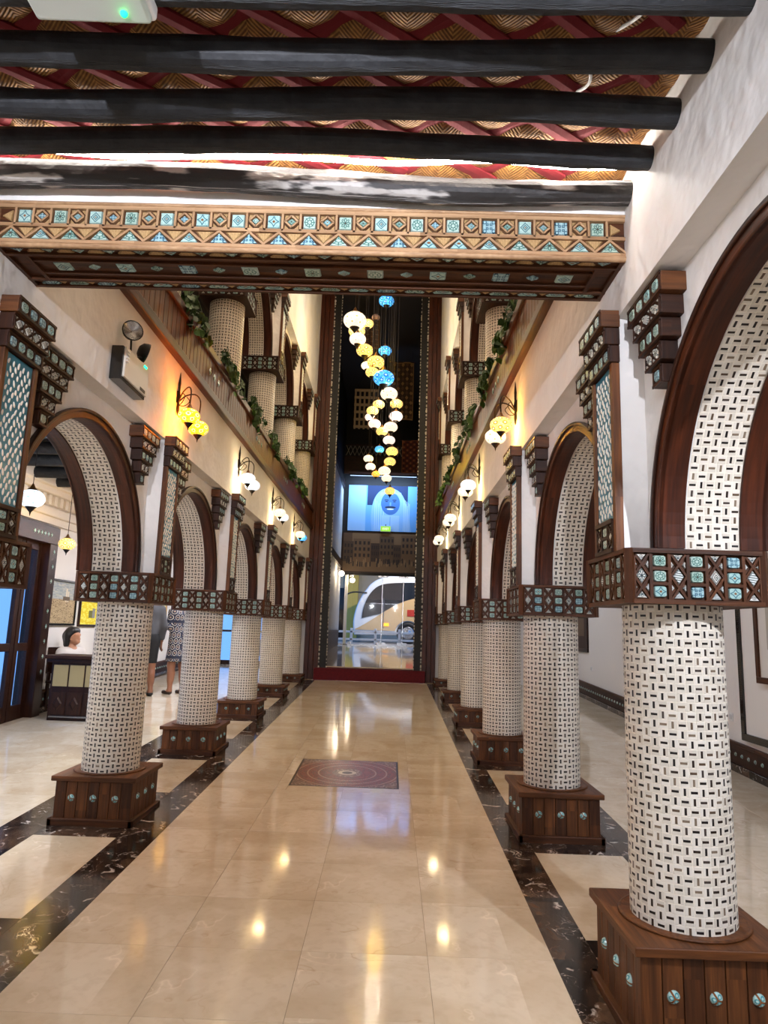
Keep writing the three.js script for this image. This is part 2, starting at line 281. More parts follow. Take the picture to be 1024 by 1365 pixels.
// extrude a (depth,y) shape across X from x0 to x1
function extrudeX(shape, x0, x1, curve = 24, bevel = 0) {
  const a = Math.min(x0, x1), b = Math.max(x0, x1);
  const g = clean(new THREE.ExtrudeGeometry(shape, { depth: b - a - 2 * bevel, curveSegments: curve, bevelEnabled: bevel > 0, bevelThickness: bevel, bevelSize: bevel, bevelOffset: -bevel, bevelSegments: 2 }));
  // (depth, y, e) -> (a + e, y, -depth)
  g.applyMatrix4(new THREE.Matrix4().set(0, 0, 1, a + bevel, 0, 1, 0, 0, -1, 0, 0, 0, 0, 0, 0, 1)); return g;
}
const D0 = -2.9, DE = 15.0;
for (const side of SIDES) {
  const X = v => mx(side, v);
  const ks = [-1, 0, 1, 2, 3, 4];
  const g = [extrudeX(archShape(D0, DE, B2 - .01, YO, ks, 0), X(XW), X(XA)), lim(X(XU), X(XA), YO, 4.06, -D0, -DE)];
  for (let k = -1; k < 6; k++) g.push(lim(X(XU), X(XW) + sgn(side) * .01, B2 - .005, YO + .005, -zk(k) + .14, -zk(k) - .14));
  struct(`wall_nave_${side}`, g, M.plaster, `white plaster arcade wall above the ${side === 'right' ? 'columns facing the blank aisle' : 'columns facing the reception aisle'}`);
  // gallery arcade above
  const g2 = [extrudeX(archShape(3.1, DE, B2 + UP - .01, YO + UP, [0, 1, 2, 3, 4], UP), X(XW), X(XA)), lim(X(XU), X(XA), YO + UP, 9.45, -3.1, -DE)];
  for (let k = 1; k < 6; k++) g2.push(lim(X(XU), X(XW) + sgn(side) * .01, B2 + UP - .005, YO + UP + .005, -zk(k) + .14, -zk(k) - .14));
  struct(`wall_gallery_${side}`, g2, M.plaster, `white plaster gallery arcade wall above the ${side === 'right' ? 'blank' : 'reception'} aisle`);
  // gallery floor / aisle ceiling slab, gallery ceiling
  const xo = side === 'right' ? XR + .2 : XL - .2;
  const aEnd = side === 'right' ? 15.2 : 17.6;
  struct(`ceiling_aisle_${side}`, [lim(X(XA), xo, 3.5, 3.98, -D0 + .2, -aEnd)], M.darkCeil, `dark ceiling over the ${side === 'right' ? 'blank' : 'reception'} aisle`);
  struct(`ceiling_gallery_${side}`, [lim(X(XA), xo, 6.95, 7.1, -D0 + .2, -aEnd)], M.darkCeil, `dark gallery ceiling over the ${side === 'right' ? 'blank' : 'reception'} aisle`);
}
const roof = struct('ceiling_atrium', lim(XL - .2, XR + .2, 9.45, 9.65, 3.1, -15.2), M.darkCeil, 'dark roof high over the atrium');
struct('wall_back', [lim(XL - .2, XR + .2, -.3, 9.65, 3.0, 3.2)], M.wall, 'white wall behind the viewer');
struct('wall_right', [lim(XR, XR + .2, -.3, 9.65, 3.2, -15.3)], M.wall, 'plain white wall of the blank aisle');
// left wall with the glazed door opening (depth 6.6 .. 9.35)
const LD0 = 6.7, LD1 = 9.40, LDY = 2.72;
struct('wall_left', [lim(XL - .2, XL, -.3, 9.65, 3.2, -LD0), lim(XL - .2, XL, LDY, 9.65, -LD0, -LD1), lim(XL - .2, XL, -.3, 9.65, -LD1, -17.7)], M.wall, 'white wall of the reception aisle');
struct('wall_end', [lim(XA - .55, XR + .2, .3, 9.65, -15.0, -15.2), lim(mir(XA) - .0, mir(XA) - .2, .3, 9.65, -15.0, -17.7), lim(mir(XA), mir(XU) + .02, .3, 9.65, -15.0, -15.2),
  lim(XL - .2, XL + .35, .3, 3.6, -17.5, -17.7), lim(XL - .2, mir(XA), 2.9, 9.65, -17.5, -17.7)], M.wall, 'end walls of the two aisles');
// bridge over the viewer: slab above the woven ceiling and parapet wall over the carved beam
struct('wall_bridge', [lim(mir(XU), XU, 3.428, 3.50, -2.774, -2.84), lim(mir(XU), XU, 3.70, 4.0, 3.0, -2.83), lim(mir(XU), XU, 3.43, 9.45, -2.83, -3.10)], M.plaster, 'plaster wall above the carved cross beam');

// ------------------------------------------------------------------ columns
const ORD = ['first', 'second', 'third', 'fourth', 'fifth', 'sixth', 'seventh'];
const rowName = side => side === 'right' ? 'blank aisle side' : 'reception side';
const where = (k, what) => k < 0 ? `just before the carved cross beam` : k === 0 ? `beneath the carved cross beam` : `${ORD[k - 1]} beyond the cross beam`;
// one tiled face (square tiles and diamond lattice); local x right, y up, z out; returns frame pieces and tiles
function tileFace(w, h, cols = 7, rows = 3) {
  const fr = [], tl = []; const th = .013, bw = w / cols, ih = h - .036, rh = ih / rows;
  fr.push(bar2(-w / 2, h / 2 - .009, w / 2, h / 2 - .009, .018, .02), bar2(-w / 2, -h / 2 + .009, w / 2, -h / 2 + .009, .018, .02));
  for (let c = 0; c <= cols; c++) { const x = clamp(-w / 2 + c * bw, -w / 2 + .006, w / 2 - .006); fr.push(bar2(x, -ih / 2, x, ih / 2, .013, th)); }
  for (let c = 0; c < cols; c++) {
    const x = -w / 2 + (c + .5) * bw, a = bw / 2 - .006;
    if (c % 2) { for (let r = 0; r < rows; r++) { const y = -ih / 2 + (r + .5) * rh; tl.push([piece(oct(bw - .022, rh - .016, x, y, .14), .010, .14), 0]); if (r) fr.push(bar2(x - a, y - rh / 2, x + a, y - rh / 2, .012, th)); } }
    else {
      for (const s of [1, -1]) { fr.push(bar2(x - a, s * ih / 2, x + a, 0, .009, th), bar2(x + a, s * ih / 2, x - a, 0, .009, th - .001));
        const q = ih / 4; tl.push([piece(s > 0 ? [[x - a * .72, ih / 2 - .004], [x, q + .014], [x + a * .72, ih / 2 - .004]].reverse() : [[x - a * .72, -ih / 2 + .004], [x + a * .72, -ih / 2 + .004], [x, -q - .014]].reverse().reverse(), .008, .2), 1]);
        for (const e of [1, -1]) { const y0 = s * (q + .016), y1 = s * (q - .016), xx = x + e * (a - .002), xi = x + e * a * .52; const tri = [[xx, y1], [xx, y0], [xi, s * q]]; tl.push([piece((s * e > 0) ? tri : tri.reverse(), .007, .25), 1]); } }
      tl.push([piece(dia(a * 1.45, ih * .36, x, 0), .010, .16), 1]);
    }
  }
  return { fr, tl };
}
const pick = a => a[Math.floor(rnd() * a.length)];
// cached tile geometries for the capital, so that copies share them
function capitalParts(t, side, yb, yt, individual, upper) {
  const s = sgn(side), hw = BELT, h = yt - yb, yc = (yt + yb) / 2, ch = .018;
  const core = [bx(2 * hw - .03, h - .004, 2 * hw - .03, 0, yc, 0)];
  for (const [ex, ez] of [[1, 1], [1, -1], [-1, 1], [-1, -1]]) { const g = bx(.036, h, .036, 0, 0, 0); g.rotateY(Math.PI / 4); g.translate(ex * (hw - .014), yc, ez * (hw - .014)); core.push(g); }
  const loose = [], joined = [];
  const faces = [[MX(0, yc, hw - .015), 1], [MX(-s * (hw - .015), yc, 0, -s * Math.PI / 2), 1], [MX(s * (hw - .015), yc, 0, s * Math.PI / 2), 0], [MX(0, yc, -hw + .015, Math.PI), 0]];
  for (const [m, vis] of faces) { const { fr, tl } = tileFace(2 * hw - .04, h); for (const g of fr) core.push(at(g, m)); for (const [g, k] of tl) (vis && individual ? loose : joined).push([at(g, m), k]); }
  const cap = mesh('capital', core, upper ? M.woodDark : M.woodB, t); cap.userData.label = 'wooden capital collar set with turquoise tiles';
  for (const [g, k] of loose) mesh('tile', g, pick(k ? M.pale : M.tq), cap);
  for (const k of [0, 1]) { const l = joined.filter(q => q[1] === k).map(q => q[0]); if (l.length) stuff(mesh(k ? 'pale_tiles' : 'tiles', l, (k ? M.pale : M.tq)[k ? 0 : 3], cap)); }
}
function shaftGeo(h) { const g = clean(new THREE.CylinderGeometry(CR, CR, h, 64, 1, true)); const p = g.attributes.position, uv = g.attributes.uv; for (let i = 0; i < p.count; i++) uv.setXY(i, uv.getX(i) * 2, (p.getY(i) + h / 2) / TEXM); g.translate(0, h / 2, 0); return g; }
const plankCache = new Map();
function pedestal(t, H, side) {
  const hw = .2997, body = .272;
  const plate = .036, base = Math.min(.05, H * .3);
  const core = [bx(body * 2 - .016, H - .02, body * 2 - .016, 0, (H - .02) / 2 - .02, 0)];
  const ped = mesh('pedestal', core, M.woodDark, t);
  mesh('top_plate', bx(hw * 2, plate, hw * 2, 0, H - plate / 2, 0, .006), M.wood, ped);
  for (let i = 0; i < 4; i++) for (const s of [-1, 1]) { }
  const f0 = base - .005, f1 = H - plate, ph = f1 - f0, w = body * 2 / 7;
  for (let f = 0; f < 4; f++) {
    const m = MX(0, 0, 0, f * Math.PI / 2);
    for (let i = 0; i < 7; i++) { const key = i + '|' + ph.toFixed(3); if (!plankCache.has(key)) plankCache.set(key, bx(w - .003, ph, .014, 0, 0, 0, .003)); const o = mesh('plank', plankCache.get(key), M.planks[(i * 2 + f + Math.floor(H * 40)) % 3], ped); o.rotation.y = f * Math.PI / 2; const v = new THREE.Vector3(-body + (i + .5) * w, f0 + ph / 2, body - .006).applyMatrix4(m); o.position.copy(v); }
    for (const i of [1.5, 3.5, 5.5]) { const o = mesh('ceramic_knob', M.knobGeo, M.knob, ped); const v = new THREE.Vector3(-body + (i + .0) * w, f0 + ph * .55, body + .001).applyMatrix4(m); o.position.copy(v); o.rotation.y = f * Math.PI / 2; if (H < .25) o.scale.setScalar(.8); }
    mesh('base_moulding', at(bx(hw * 2, base + .1, .034, 0, base / 2 - .05, hw - .017, .006), m), M.woodB, ped);
  }
  mesh('ring', lathe([[CR - .02, H], [CR + .045, H], [CR + .05, H + .004], [CR + .046, H + .010], [CR + .036, H + .011], [CR + .03, H + .007], [CR - .02, H + .007]], 48), M.woodC, ped);
}
M.knobGeo = (() => { const g = lathe([[0, .016], [.008, .0155], [.016, .012], [.021, .006], [.0225, 0], [.024, 0], [.024, -.003]].reverse(), 16); g.rotateX(Math.PI / 2); const p = g.attributes.position, uv = g.attributes.uv; for (let i = 0; i < p.count; i++) uv.setXY(i, p.getX(i) / .05 + .5, p.getY(i) / .05 + .5); g.computeVertexNormals(); return g; })();
// basket-weave tiles as real pieces; place(u cells, v cells) -> matrix whose z is outwards; sx, sy = cell size
function weave(nu, nv, place, sx, sy, parent, single) {
  const wl = [[], []], bl = M.tileBar.map(() => []);
  const box = (w, h, t) => { const g = piece(sq(w, h), t, .06); return g; };
  const cH = { s: box(sx * .93, sy * .31, .0010), b: box(sx * .76, sy * .25, .0012) }, cV = { s: box(sx * .31, sy * .93, .0010), b: box(sx * .25, sy * .76, .0012) };
  let made = 0;
  for (let i = 0; i < nu; i++) for (let j = 0; j < nv; j++) {
    const hor = (i + j) & 1, c = hor ? cH : cV, m = place(i + .5, j + .5);
    for (const e of [-1, 1]) { const off = new THREE.Matrix4().makeTranslation(hor ? 0 : e * sx * .31, hor ? e * sy * .31 : 0, 0); wl[rnd() < .5 ? 0 : 1].push(at(c.s, m.clone().multiply(off))); }
    const q = rnd(), tone = q < .66 ? Math.floor(q * 6) % 4 : 4 + Math.floor((q - .66) * 8.8) % 3;
    if (single && single(i, j) && made < 300) { made++; const o = mesh('tile', c.b, M.tileBar[tone], parent); m.decompose(o.position, o.quaternion, o.scale); }
    else bl[tone].push(at(c.b, m));
  }
  wl.forEach((l, q) => stuff(mesh('white_tiles', l, M.tileWhite[q], parent))); bl.forEach((l, q) => l.length && stuff(mesh('dark_tiles', l, M.tileBar[q], parent)));
}
for (const side of SIDES) for (let k = -1; k < 6; k++) {
  const d = zk(k), y0 = floorY(d - .3) - .002, t = thing('mosaic_column', `white mosaic column on plank pedestal, ${where(k)}, ${rowName(side)}`, 'column', [mx(side, CX), y0, -d], 0, 'ground floor mosaic columns');
  const H = plateY(d) - y0; pedestal(t, H, side);
  const h = B1 - y0 - H + .01;
  if (k === 0 && side === 'right') {
    const sh = mesh('shaft', (() => { const g = clean(new THREE.CylinderGeometry(CR - .0016, CR - .0016, h, 72, 1, true)); g.translate(0, h / 2, 0); return g; })(), M.tileGrout, t); sh.position.y = H;
    const nv = Math.floor(h / CELL), cy = h / nv;
    weave(36, nv, (u, v) => { const a = u / 36 * 2 * Math.PI; return new THREE.Matrix4().makeRotationY(a).multiply(new THREE.Matrix4().makeTranslation(0, v * cy, CR - .0018)); }, CELL, cy, sh, (i) => { const a = (i + .5) / 36 * 360, f = ((a + 22 + 180) % 360 + 360) % 360 - 180; return Math.abs(f) < 45; });
  } else { const o = mesh('shaft', shaftGeo(h), M.mosaic, t); o.position.y = H; o.userData.label = 'shaft clad in basket weave mosaic'; }
  capitalParts(t, side, B1 - y0, B2 - y0, k === 0 || k === 1, false);
}
// gallery columns
for (const side of SIDES) for (let k = 1; k < 6; k++) {
  const d = zk(k), t = thing('gallery_column', `white mosaic gallery column, ${where(k)}, above the ${rowName(side)}`, 'column', [mx(side, CX), 3.975, -d], 0, 'gallery columns');
  mesh('base', bx(.56, .1, .56, 0, .05, 0, .006), M.wood, t);
  const h = B1 + UP - 3.975 - .09, o = mesh('shaft', shaftGeo(h), M.mosaic, t); o.position.y = .09;
  capitalParts(t, side, B1 + UP - 3.975, B2 + UP - 3.975, false, true);
}

// ------------------------------------------------------------------ arches
function ring(r0, r1, m, cy, n = 28) { // half ring shape in (depth, y)
  const s = new THREE.Shape(); s.absarc(m, cy, r1, 0, Math.PI, false); s.lineTo(m - r0, cy); s.absarc(m, cy, r0, Math.PI, 0, true); s.lineTo(m + r1, cy); return s;
}
function soffit(r, m, cy, x0, x1) { // intrados strip facing the opening
  const n = 48, Pn = [], Uv = [], Nn = [], L = Math.PI * r;
  const pt = i => { const a = Math.PI * i / n; return [m + r * Math.cos(a), cy + r * Math.sin(a), a]; };
  for (let i = 0; i < n; i++) { const A = pt(i), B = pt(i + 1); const v = (p, x, q) => { Pn.push(x, p[1], -p[0]); Nn.push(0, -Math.sin(p[2]), Math.cos(p[2])); Uv.push(q / TEXM * Math.abs(x1 - x0), p[2] * r / TEXM); };
    v(A, x0, 0); v(B, x0, 0); v(B, x1, 1); v(A, x0, 0); v(B, x1, 1); v(A, x1, 1); }
  const g = new THREE.BufferGeometry(); g.setAttribute('position', new THREE.Float32BufferAttribute(Pn, 3)); g.setAttribute('normal', new THREE.Float32BufferAttribute(Nn, 3)); g.setAttribute('uv', new THREE.Float32BufferAttribute(Uv, 2)); return g;
}
function ringUV(g, m, cy) { const p = g.attributes.position, uv = g.attributes.uv; for (let i = 0; i < p.count; i++) { const a = Math.atan2(p.getY(i) - cy, -p.getZ(i) - m), r = Math.hypot(p.getY(i) - cy, -p.getZ(i) - m); uv.setXY(i, r + p.getX(i), a * .93); } return g; }
M.mosaic2 = M.mosaic;
for (const side of SIDES) for (const lvl of [0, UP]) for (let k = lvl ? 1 : -1; k < 5; k++) {
  const m = (zk(k) + zk(k + 1)) / 2, cy = ARCHY + lvl, X = v => mx(side, v), s = sgn(side);
  const name = lvl ? 'gallery_arch' : 'arch_surround';
  const lab = lvl ? `dark wooden gallery arch trim, ${ORD[k]} from the cross beam, above the ${rowName(side)}` : k < 0 ? `wooden arch trim nearest before the cross beam, ${rowName(side)}` : `wooden arch trim with mosaic soffit, ${ORD[k]} beyond the cross beam, ${rowName(side)}`;
  const t = thing(name, lab, 'arch', [0, 0, 0], 0, lvl ? 'gallery arch trims' : 'arch trims of the arcade');
  mesh('front_rim', ringUV(extrudeX(ring(RI - .012, RO, m, cy), X(XW - .022), X(XW + .006), 28, .005), m, cy), M.woodRed, t);
  mesh('front_bead', ringUV(extrudeX(ring(RO - .014, RO + .008, m, cy), X(XW - .032), X(XW + .002), 28, .005), m, cy), M.woodDeep, t);
  mesh('front_soffit_board', ringUV(extrudeX(ring(RI - .012, RI + .004, m, cy), X(XW - .018), X(XW + .092), 28, .003), m, cy), M.woodRed, t);
  mesh('rear_soffit_board', ringUV(extrudeX(ring(RI - .012, RI + .004, m, cy), X(XA - .085), X(XA + .02), 28, .003), m, cy), M.woodRed, t);
  mesh('rear_rim', ringUV(extrudeX(ring(RI - .012, RO, m, cy), X(XA - .002), X(XA + .03), 28, .005), m, cy), M.woodRed, t);
  if (!lvl && k === -1 && side === 'right') {
    const so = mesh('mosaic_soffit', soffit(RI - .001, m, cy, Math.max(X(XW + .10), X(XA - .085)), Math.min(X(XW + .10), X(XA - .085))), M.tileGrout, t);
    const W = XA - .085 - XW - .10, nu = Math.round(W / .0342), sx = W / nu, r = RI - .0012, nv = Math.round(Math.PI * r / .0352), sy = Math.PI * r / nv;
    weave(nu, nv, (u, v) => { const a = v * sy / r; const ez = new THREE.Vector3(0, -Math.sin(a), Math.cos(a)), ex = new THREE.Vector3(1, 0, 0), ey = new THREE.Vector3().crossVectors(ez, ex); return new THREE.Matrix4().makeBasis(ex, ey, ez).setPosition(X(XW + .10) + u * sx, cy + r * Math.sin(a), -(m + r * Math.cos(a))); }, sx, sy, so, (i, j) => j < 46);
  } else { const o = mesh('mosaic_soffit', soffit(RI - .002, m, cy, Math.max(X(XW + .10), X(XA - .085)), Math.min(X(XW + .10), X(XA - .085))), M.mosaic2, t); o.userData.label = 'basket weave mosaic lining'; }
}

// ------------------------------------------------------------------ stepped corbels and pilasters
// a block whose nave face carries a row of tiles; local origin at the wall, x towards the nave for side
function tieredBlock(parent, s, xw, proj, y0, y1, dc, hw, n, indiv, kind, lower = 0) {
  const b = mesh('block', lim(xw + s * .004, xw - s * proj, y0, y1, -dc + hw, -dc - hw, .004), kind ? M.woodDark : M.wood, parent);
  const h = y1 - y0 - .026, w = (2 * hw - .02) / n, m = MX(xw - s * proj, (y0 + y1) / 2, -dc, -s * Math.PI / 2), list = [];
  for (let i = 0; i < n; i++) { const x = -hw + .01 + (i + .5) * w; const odd = kind % 2; list.push([piece(odd ? dia(w * .72, h * .8, x, 0) : oct(w * .68, h * .84, x, 0, .22), .006, .15), odd]);
    if (odd) for (const e of [1, -1]) for (const q of [1, -1]) { const tri = [[x + e * w * .44, q * h * .48], [x + e * w * .44, q * h * .22], [x + e * w * .2, q * h * .48]]; list.push([piece(e * q > 0 ? tri.reverse() : tri, .005, .2), 1]); } }
  const fr = [bar2(-hw, h / 2 + .007, hw, h / 2 + .007, .012, .006), bar2(-hw, -h / 2 - .007, hw, -h / 2 - .007, .012, .006)];
  for (let i = 0; i <= n; i++) fr.push(bar2(clamp(-hw + .01 + i * w, -hw + .005, hw - .005), -h / 2, clamp(-hw + .01 + i * w, -hw + .005, hw - .005), h / 2, .008, .006));
  mesh('tile_frame', fr.map(g => at(g, m)), M.woodDark, b);
  if (indiv) for (const [g, o] of list) mesh('tile', at(g, m), pick(o ? M.pale : M.tq), b);
  else stuff(mesh('tiles', list.map(q => at(q[0], m)), kind % 2 ? M.pale[0] : pick(M.tq), b));
}
const dropGeo = (() => { const g = clean(new THREE.SphereGeometry(1, 7, 5)); g.scale(.0068, .0165, .006); const p = g.attributes.position; for (let i = 0; i < p.count; i++) { const y = p.getY(i) / .02; p.setX(i, p.getX(i) * (1 - .45 * y) + .004 * y * y); } g.computeVertexNormals(); return g; })();
for (const side of SIDES) for (const lvl of [0, UP]) for (let k = lvl ? 1 : -1; k < 6; k++) {
  const s = sgn(side), X = v => mx(side, v), d = zk(k), near = lvl === 0 && k <= 0 && k >= 0, near1 = lvl === 0 && (k === 0 || k === 1);
  const lv = lvl ? 'gallery ' : '';
  // pilaster
  const t = thing(lvl ? 'gallery_pilaster' : 'tiled_pilaster', `${lv}wall pilaster with turquoise relief panel, ${where(k)}, ${rowName(side)}`, 'pilaster', [0, 0, 0], 0, lvl ? 'gallery pilasters' : 'turquoise pilasters');
  const yb = B2 + lvl, top = 3.045 + lvl;
  mesh('side_strip', [lim(X(.952), X(XU + .004), yb, top - .24, -d + .15, -d + .118, .003), lim(X(.952), X(XU + .004), yb, top - .24, -d - .118, -d - .15, .003)], M.woodC, t);
  mesh('back_board', lim(X(.968), X(XU + .002), yb, top - .2, -d + .12, -d - .12), M.woodDark, t);
  const pan = mesh('relief_panel', lim(X(.961), X(.97), 2.105 + lvl, top - .245, -d + .112, -d - .112, .003), M.turq, t); pan.userData.label = 'turquoise ceramic panel with pale drops';
  { const list = []; const y0 = 2.115 + lvl, y1 = top - .25; let row = 0; for (let y = y0 + .015; y < y1 - .015; y += .030, row++) for (let c = 0; c < 5; c++) { const z = -.09 + c * .042 + (row % 2 ? .016 : -.004); const m = MX(X(.961), y + rr(-.006, .006), -d + z, -s * Math.PI / 2).multiply(new THREE.Matrix4().makeRotationZ(rr(-.5, .5))).multiply(new THREE.Matrix4().makeScale(rr(.75, 1.15), rr(.75, 1.15), 1)); list.push(m); }
    if (near) list.forEach(m => { const o = mesh('drop', dropGeo, M.drop, pan); m.decompose(o.position, o.quaternion, o.scale); });
    else stuff(mesh('drops', list.map(m => at(dropGeo, m)), M.drop, pan)); }
  // tile block at the foot
  { const m = MX(X(.962), (yb + 2.105 + lvl) / 2, -d, -s * Math.PI / 2), h = 2.105 + lvl - yb; const { fr, tl } = tileFace(.236, h, 3, 2); const f = mesh('foot_block', [lim(X(.955), X(.97), yb, 2.105 + lvl, -d + .12, -d - .12), ...fr.map(g => at(g, m))], M.woodDark, t);
    if (near1) tl.forEach(([g, q]) => mesh('tile', at(g, m), pick(q ? M.pale : M.tq), f)); else stuff(mesh('tiles', tl.map(q => at(q[0], m)), M.tq[3], f)); }
  // stepped capital
  [[.082, .172, 4, 0], [.062, .164, 4, 1], [.042, .158, 4, 2]].forEach(([pr, hw, n, kd], i) => tieredBlock(t, s, X(XU), pr, top - .08 * (i + 1) + .001, top - .08 * i, d, hw, n, near1, kd));
  // two corbels flanking it
  for (const e of [-1, 1]) {
    if (k === -1 && e < 0) continue; if (k === 5 && e > 0) continue;
    const c = thing(lvl ? 'gallery_corbel' : 'stepped_corbel', `${lv}stepped tiled corbel, ${e < 0 ? 'entry' : 'lobby'} side of ${k < 1 ? '' : ORD[k - 1] + ' '}pilaster ${k < 0 ? 'before' : k ? 'beyond' : 'beneath'} the cross beam, ${side === 'right' ? 'blank' : 'reception'} row`, 'corbel', [0, 0, 0], 0, lvl ? 'gallery corbels' : 'stepped corbels');
    [[.098, .182, 4], [.088, .150, 3], [.078, .118, 3], [.066, .082, 2], [.052, .046, 1]].forEach(([pr, hw, n], i) => tieredBlock(c, s, X(XW), pr, YO - .02 - .08 * (i + 1) + .001, YO - .02 - .08 * i, d + e * .42, hw, n, near1, i, 0));
    if (lvl) c.position.y = lvl;
  }
}

// ------------------------------------------------------------------ carved cross beam
{
  const t = thing('carved_cross_beam', 'carved wooden cross beam inlaid with turquoise tiles spanning the hall', 'beam');
  const x0 = mir(XU), x1 = XU, y0 = 3.225, y1 = 3.432, za = -2.78, zb = -3.155, L = x1 - x0, xc = (x0 + x1) / 2;
  mesh('core', lim(x0, x1, y0 + .012, y1 - .002, za - .012, zb), M.woodB, t);
  const F = MX(xc, 0, za - .012), fr = [], fb = (a, b, c, d, w, th) => fr.push(at(bar2(a, b, c, d, w, th), F));
  const ya = y1 - .012, ym = y1 - .105, yl = y0 + .03;
  fb(-L / 2, ya, L / 2, ya, .024, .016); fb(-L / 2, ym, L / 2, ym, .016, .014); fb(-L / 2, yl - .006, L / 2, yl - .006, .018, .014);
  mesh('lower_moulding', [tube([[x0, y0 + .008, za - .006], [xc, y0 + .008, za - .006], [x1, y0 + .008, za - .006]], .014, 40, 8), tube([[x0, y1, za + .002], [xc, y1 + .003, za + .002], [x1, y1, za + .002]], .009, 40, 8)], M.woodCarve, t);
  const n = 35, p = L / n, yq = (ya - .012 + ym + .008) / 2, hq = ya - .012 - ym - .008;
  for (let i = 0; i < n; i++) {
    const x = -L / 2 + (i + .5) * p; fb(x - p / 2, ym, x - p / 2, ya, .010, .014);
    const put = (g, m, nm = 'tile') => mesh(nm, at(g, F), m, t);
    if (i === 0 || i === n - 1) { const e = i ? 1 : -1; put(piece(e > 0 ? [[x - p * .3, yq - hq * .4], [x + p * .3, yq], [x - p * .3, yq + hq * .4]] : [[x + p * .3, yq - hq * .4], [x + p * .3, yq + hq * .4], [x - p * .3, yq]], .008), M.woodTan, 'wood_inlay'); continue; }
    if (i % 2) put(piece(sq(p * .72, hq * .86, x, yq), .010, .12), pick(M.tq));
    else { put(piece(dia(p * .5, hq * .46, x, yq), .012, .15), pick(M.tq)); for (const g of [[-1, 1], [1, 1], [1, -1], [-1, -1]]) { const tri = [[x + g[0] * p * .4, yq + g[1] * hq * .46], [x + g[0] * p * .4, yq + g[1] * hq * .14], [x + g[0] * p * .12, yq + g[1] * hq * .46]]; put(piece(g[0] * g[1] > 0 ? tri.reverse() : tri, .007, .2), M.woodTan, 'wood_inlay'); }
      fb(x - p * .36, yq, x, yq + hq * .38, .008, .016); fb(x, yq + hq * .38, x + p * .36, yq, .008, .016); fb(x + p * .36, yq, x, yq - hq * .38, .008, .016); fb(x, yq - hq * .38, x - p * .36, yq, .008, .016); }
  }
  const nt = 21, pt = L / nt, t0 = yl + .006, t1 = ym - .010;
  for (let i = 0; i <= nt; i++) { const x = -L / 2 + i * pt;
    if (i < nt) { const c = x + pt / 2; mesh('tile', at(piece([[c - pt * .33, t0], [c + pt * .33, t0], [c, t1 - .004]], .010, .18), F), pick(M.tq), t); fb(x, t0, c, t1, .010, .014); fb(c, t1, x + pt, t0, .010, .013); }
    if (i > 0 && i < nt) mesh('wood_inlay', at(piece([[x - pt * .3, t1], [x, t0 + .008], [x + pt * .3, t1]], .009, .2), F), M.woodTan, t); }
  mesh('front_lattice', fr, M.woodCarve, t);
  // underside: border of triangles round a sunk panel with a row of tiles
  const W = za - zb, U = new THREE.Matrix4().makeTranslation(xc, y0 + .012, (za + zb) / 2).multiply(new THREE.Matrix4().makeRotationX(Math.PI / 2)), ur = [], ub = (a, b, c, d, w, th) => ur.push(at(bar2(a, b, c, d, w, th), U));
  for (const v of [W / 2 - .010, W / 2 - .075, -W / 2 + .010, -W / 2 + .075]) ub(-L / 2, v, L / 2, v, .018, .016);
  for (const q of [-1, 1]) { ub(q * (L / 2 - .01), -W / 2, q * (L / 2 - .01), W / 2, .018, .015); ub(q * (L / 2 - .1), -W / 2 + .075, q * (L / 2 - .1), W / 2 - .075, .018, .015); ub(-L / 2 + .1, q * .055, L / 2 - .1, q * .055, .012, .012); }
  const nb = 20, pb = (L - .03) / nb; for (const q of [-1, 1]) for (let i = 0; i < nb; i++) { const c = -L / 2 + .015 + (i + .5) * pb, a = q * (W / 2 - .019), b = q * (W / 2 - .066); const tri = [[c - pb * .36, a], [c + pb * .36, a], [c, b]]; mesh('tile', at(piece(q < 0 ? tri : tri.reverse(), .008, .18), U), pick(M.tq), t);
    if (i) { const e = c - pb / 2, tr = [[e - pb * .3, b], [e + pb * .3, b], [e, a]]; mesh('wood_inlay', at(piece(q < 0 ? tr.reverse() : tr, .006, .2), U), M.woodTan, t); } }
  const nc = 17, pc = (L - .3) / nc; for (let i = 0; i < nc; i++) { const c = -L / 2 + .15 + (i + .5) * pc; mesh('tile', at(piece(i % 2 ? dia(pc * .4, .04, c, 0) : sq(pc * .52, .07, c, 0), .008, .15), U), pick(M.tq), t); }
  mesh('underside_frame', ur, M.woodB, t);
}

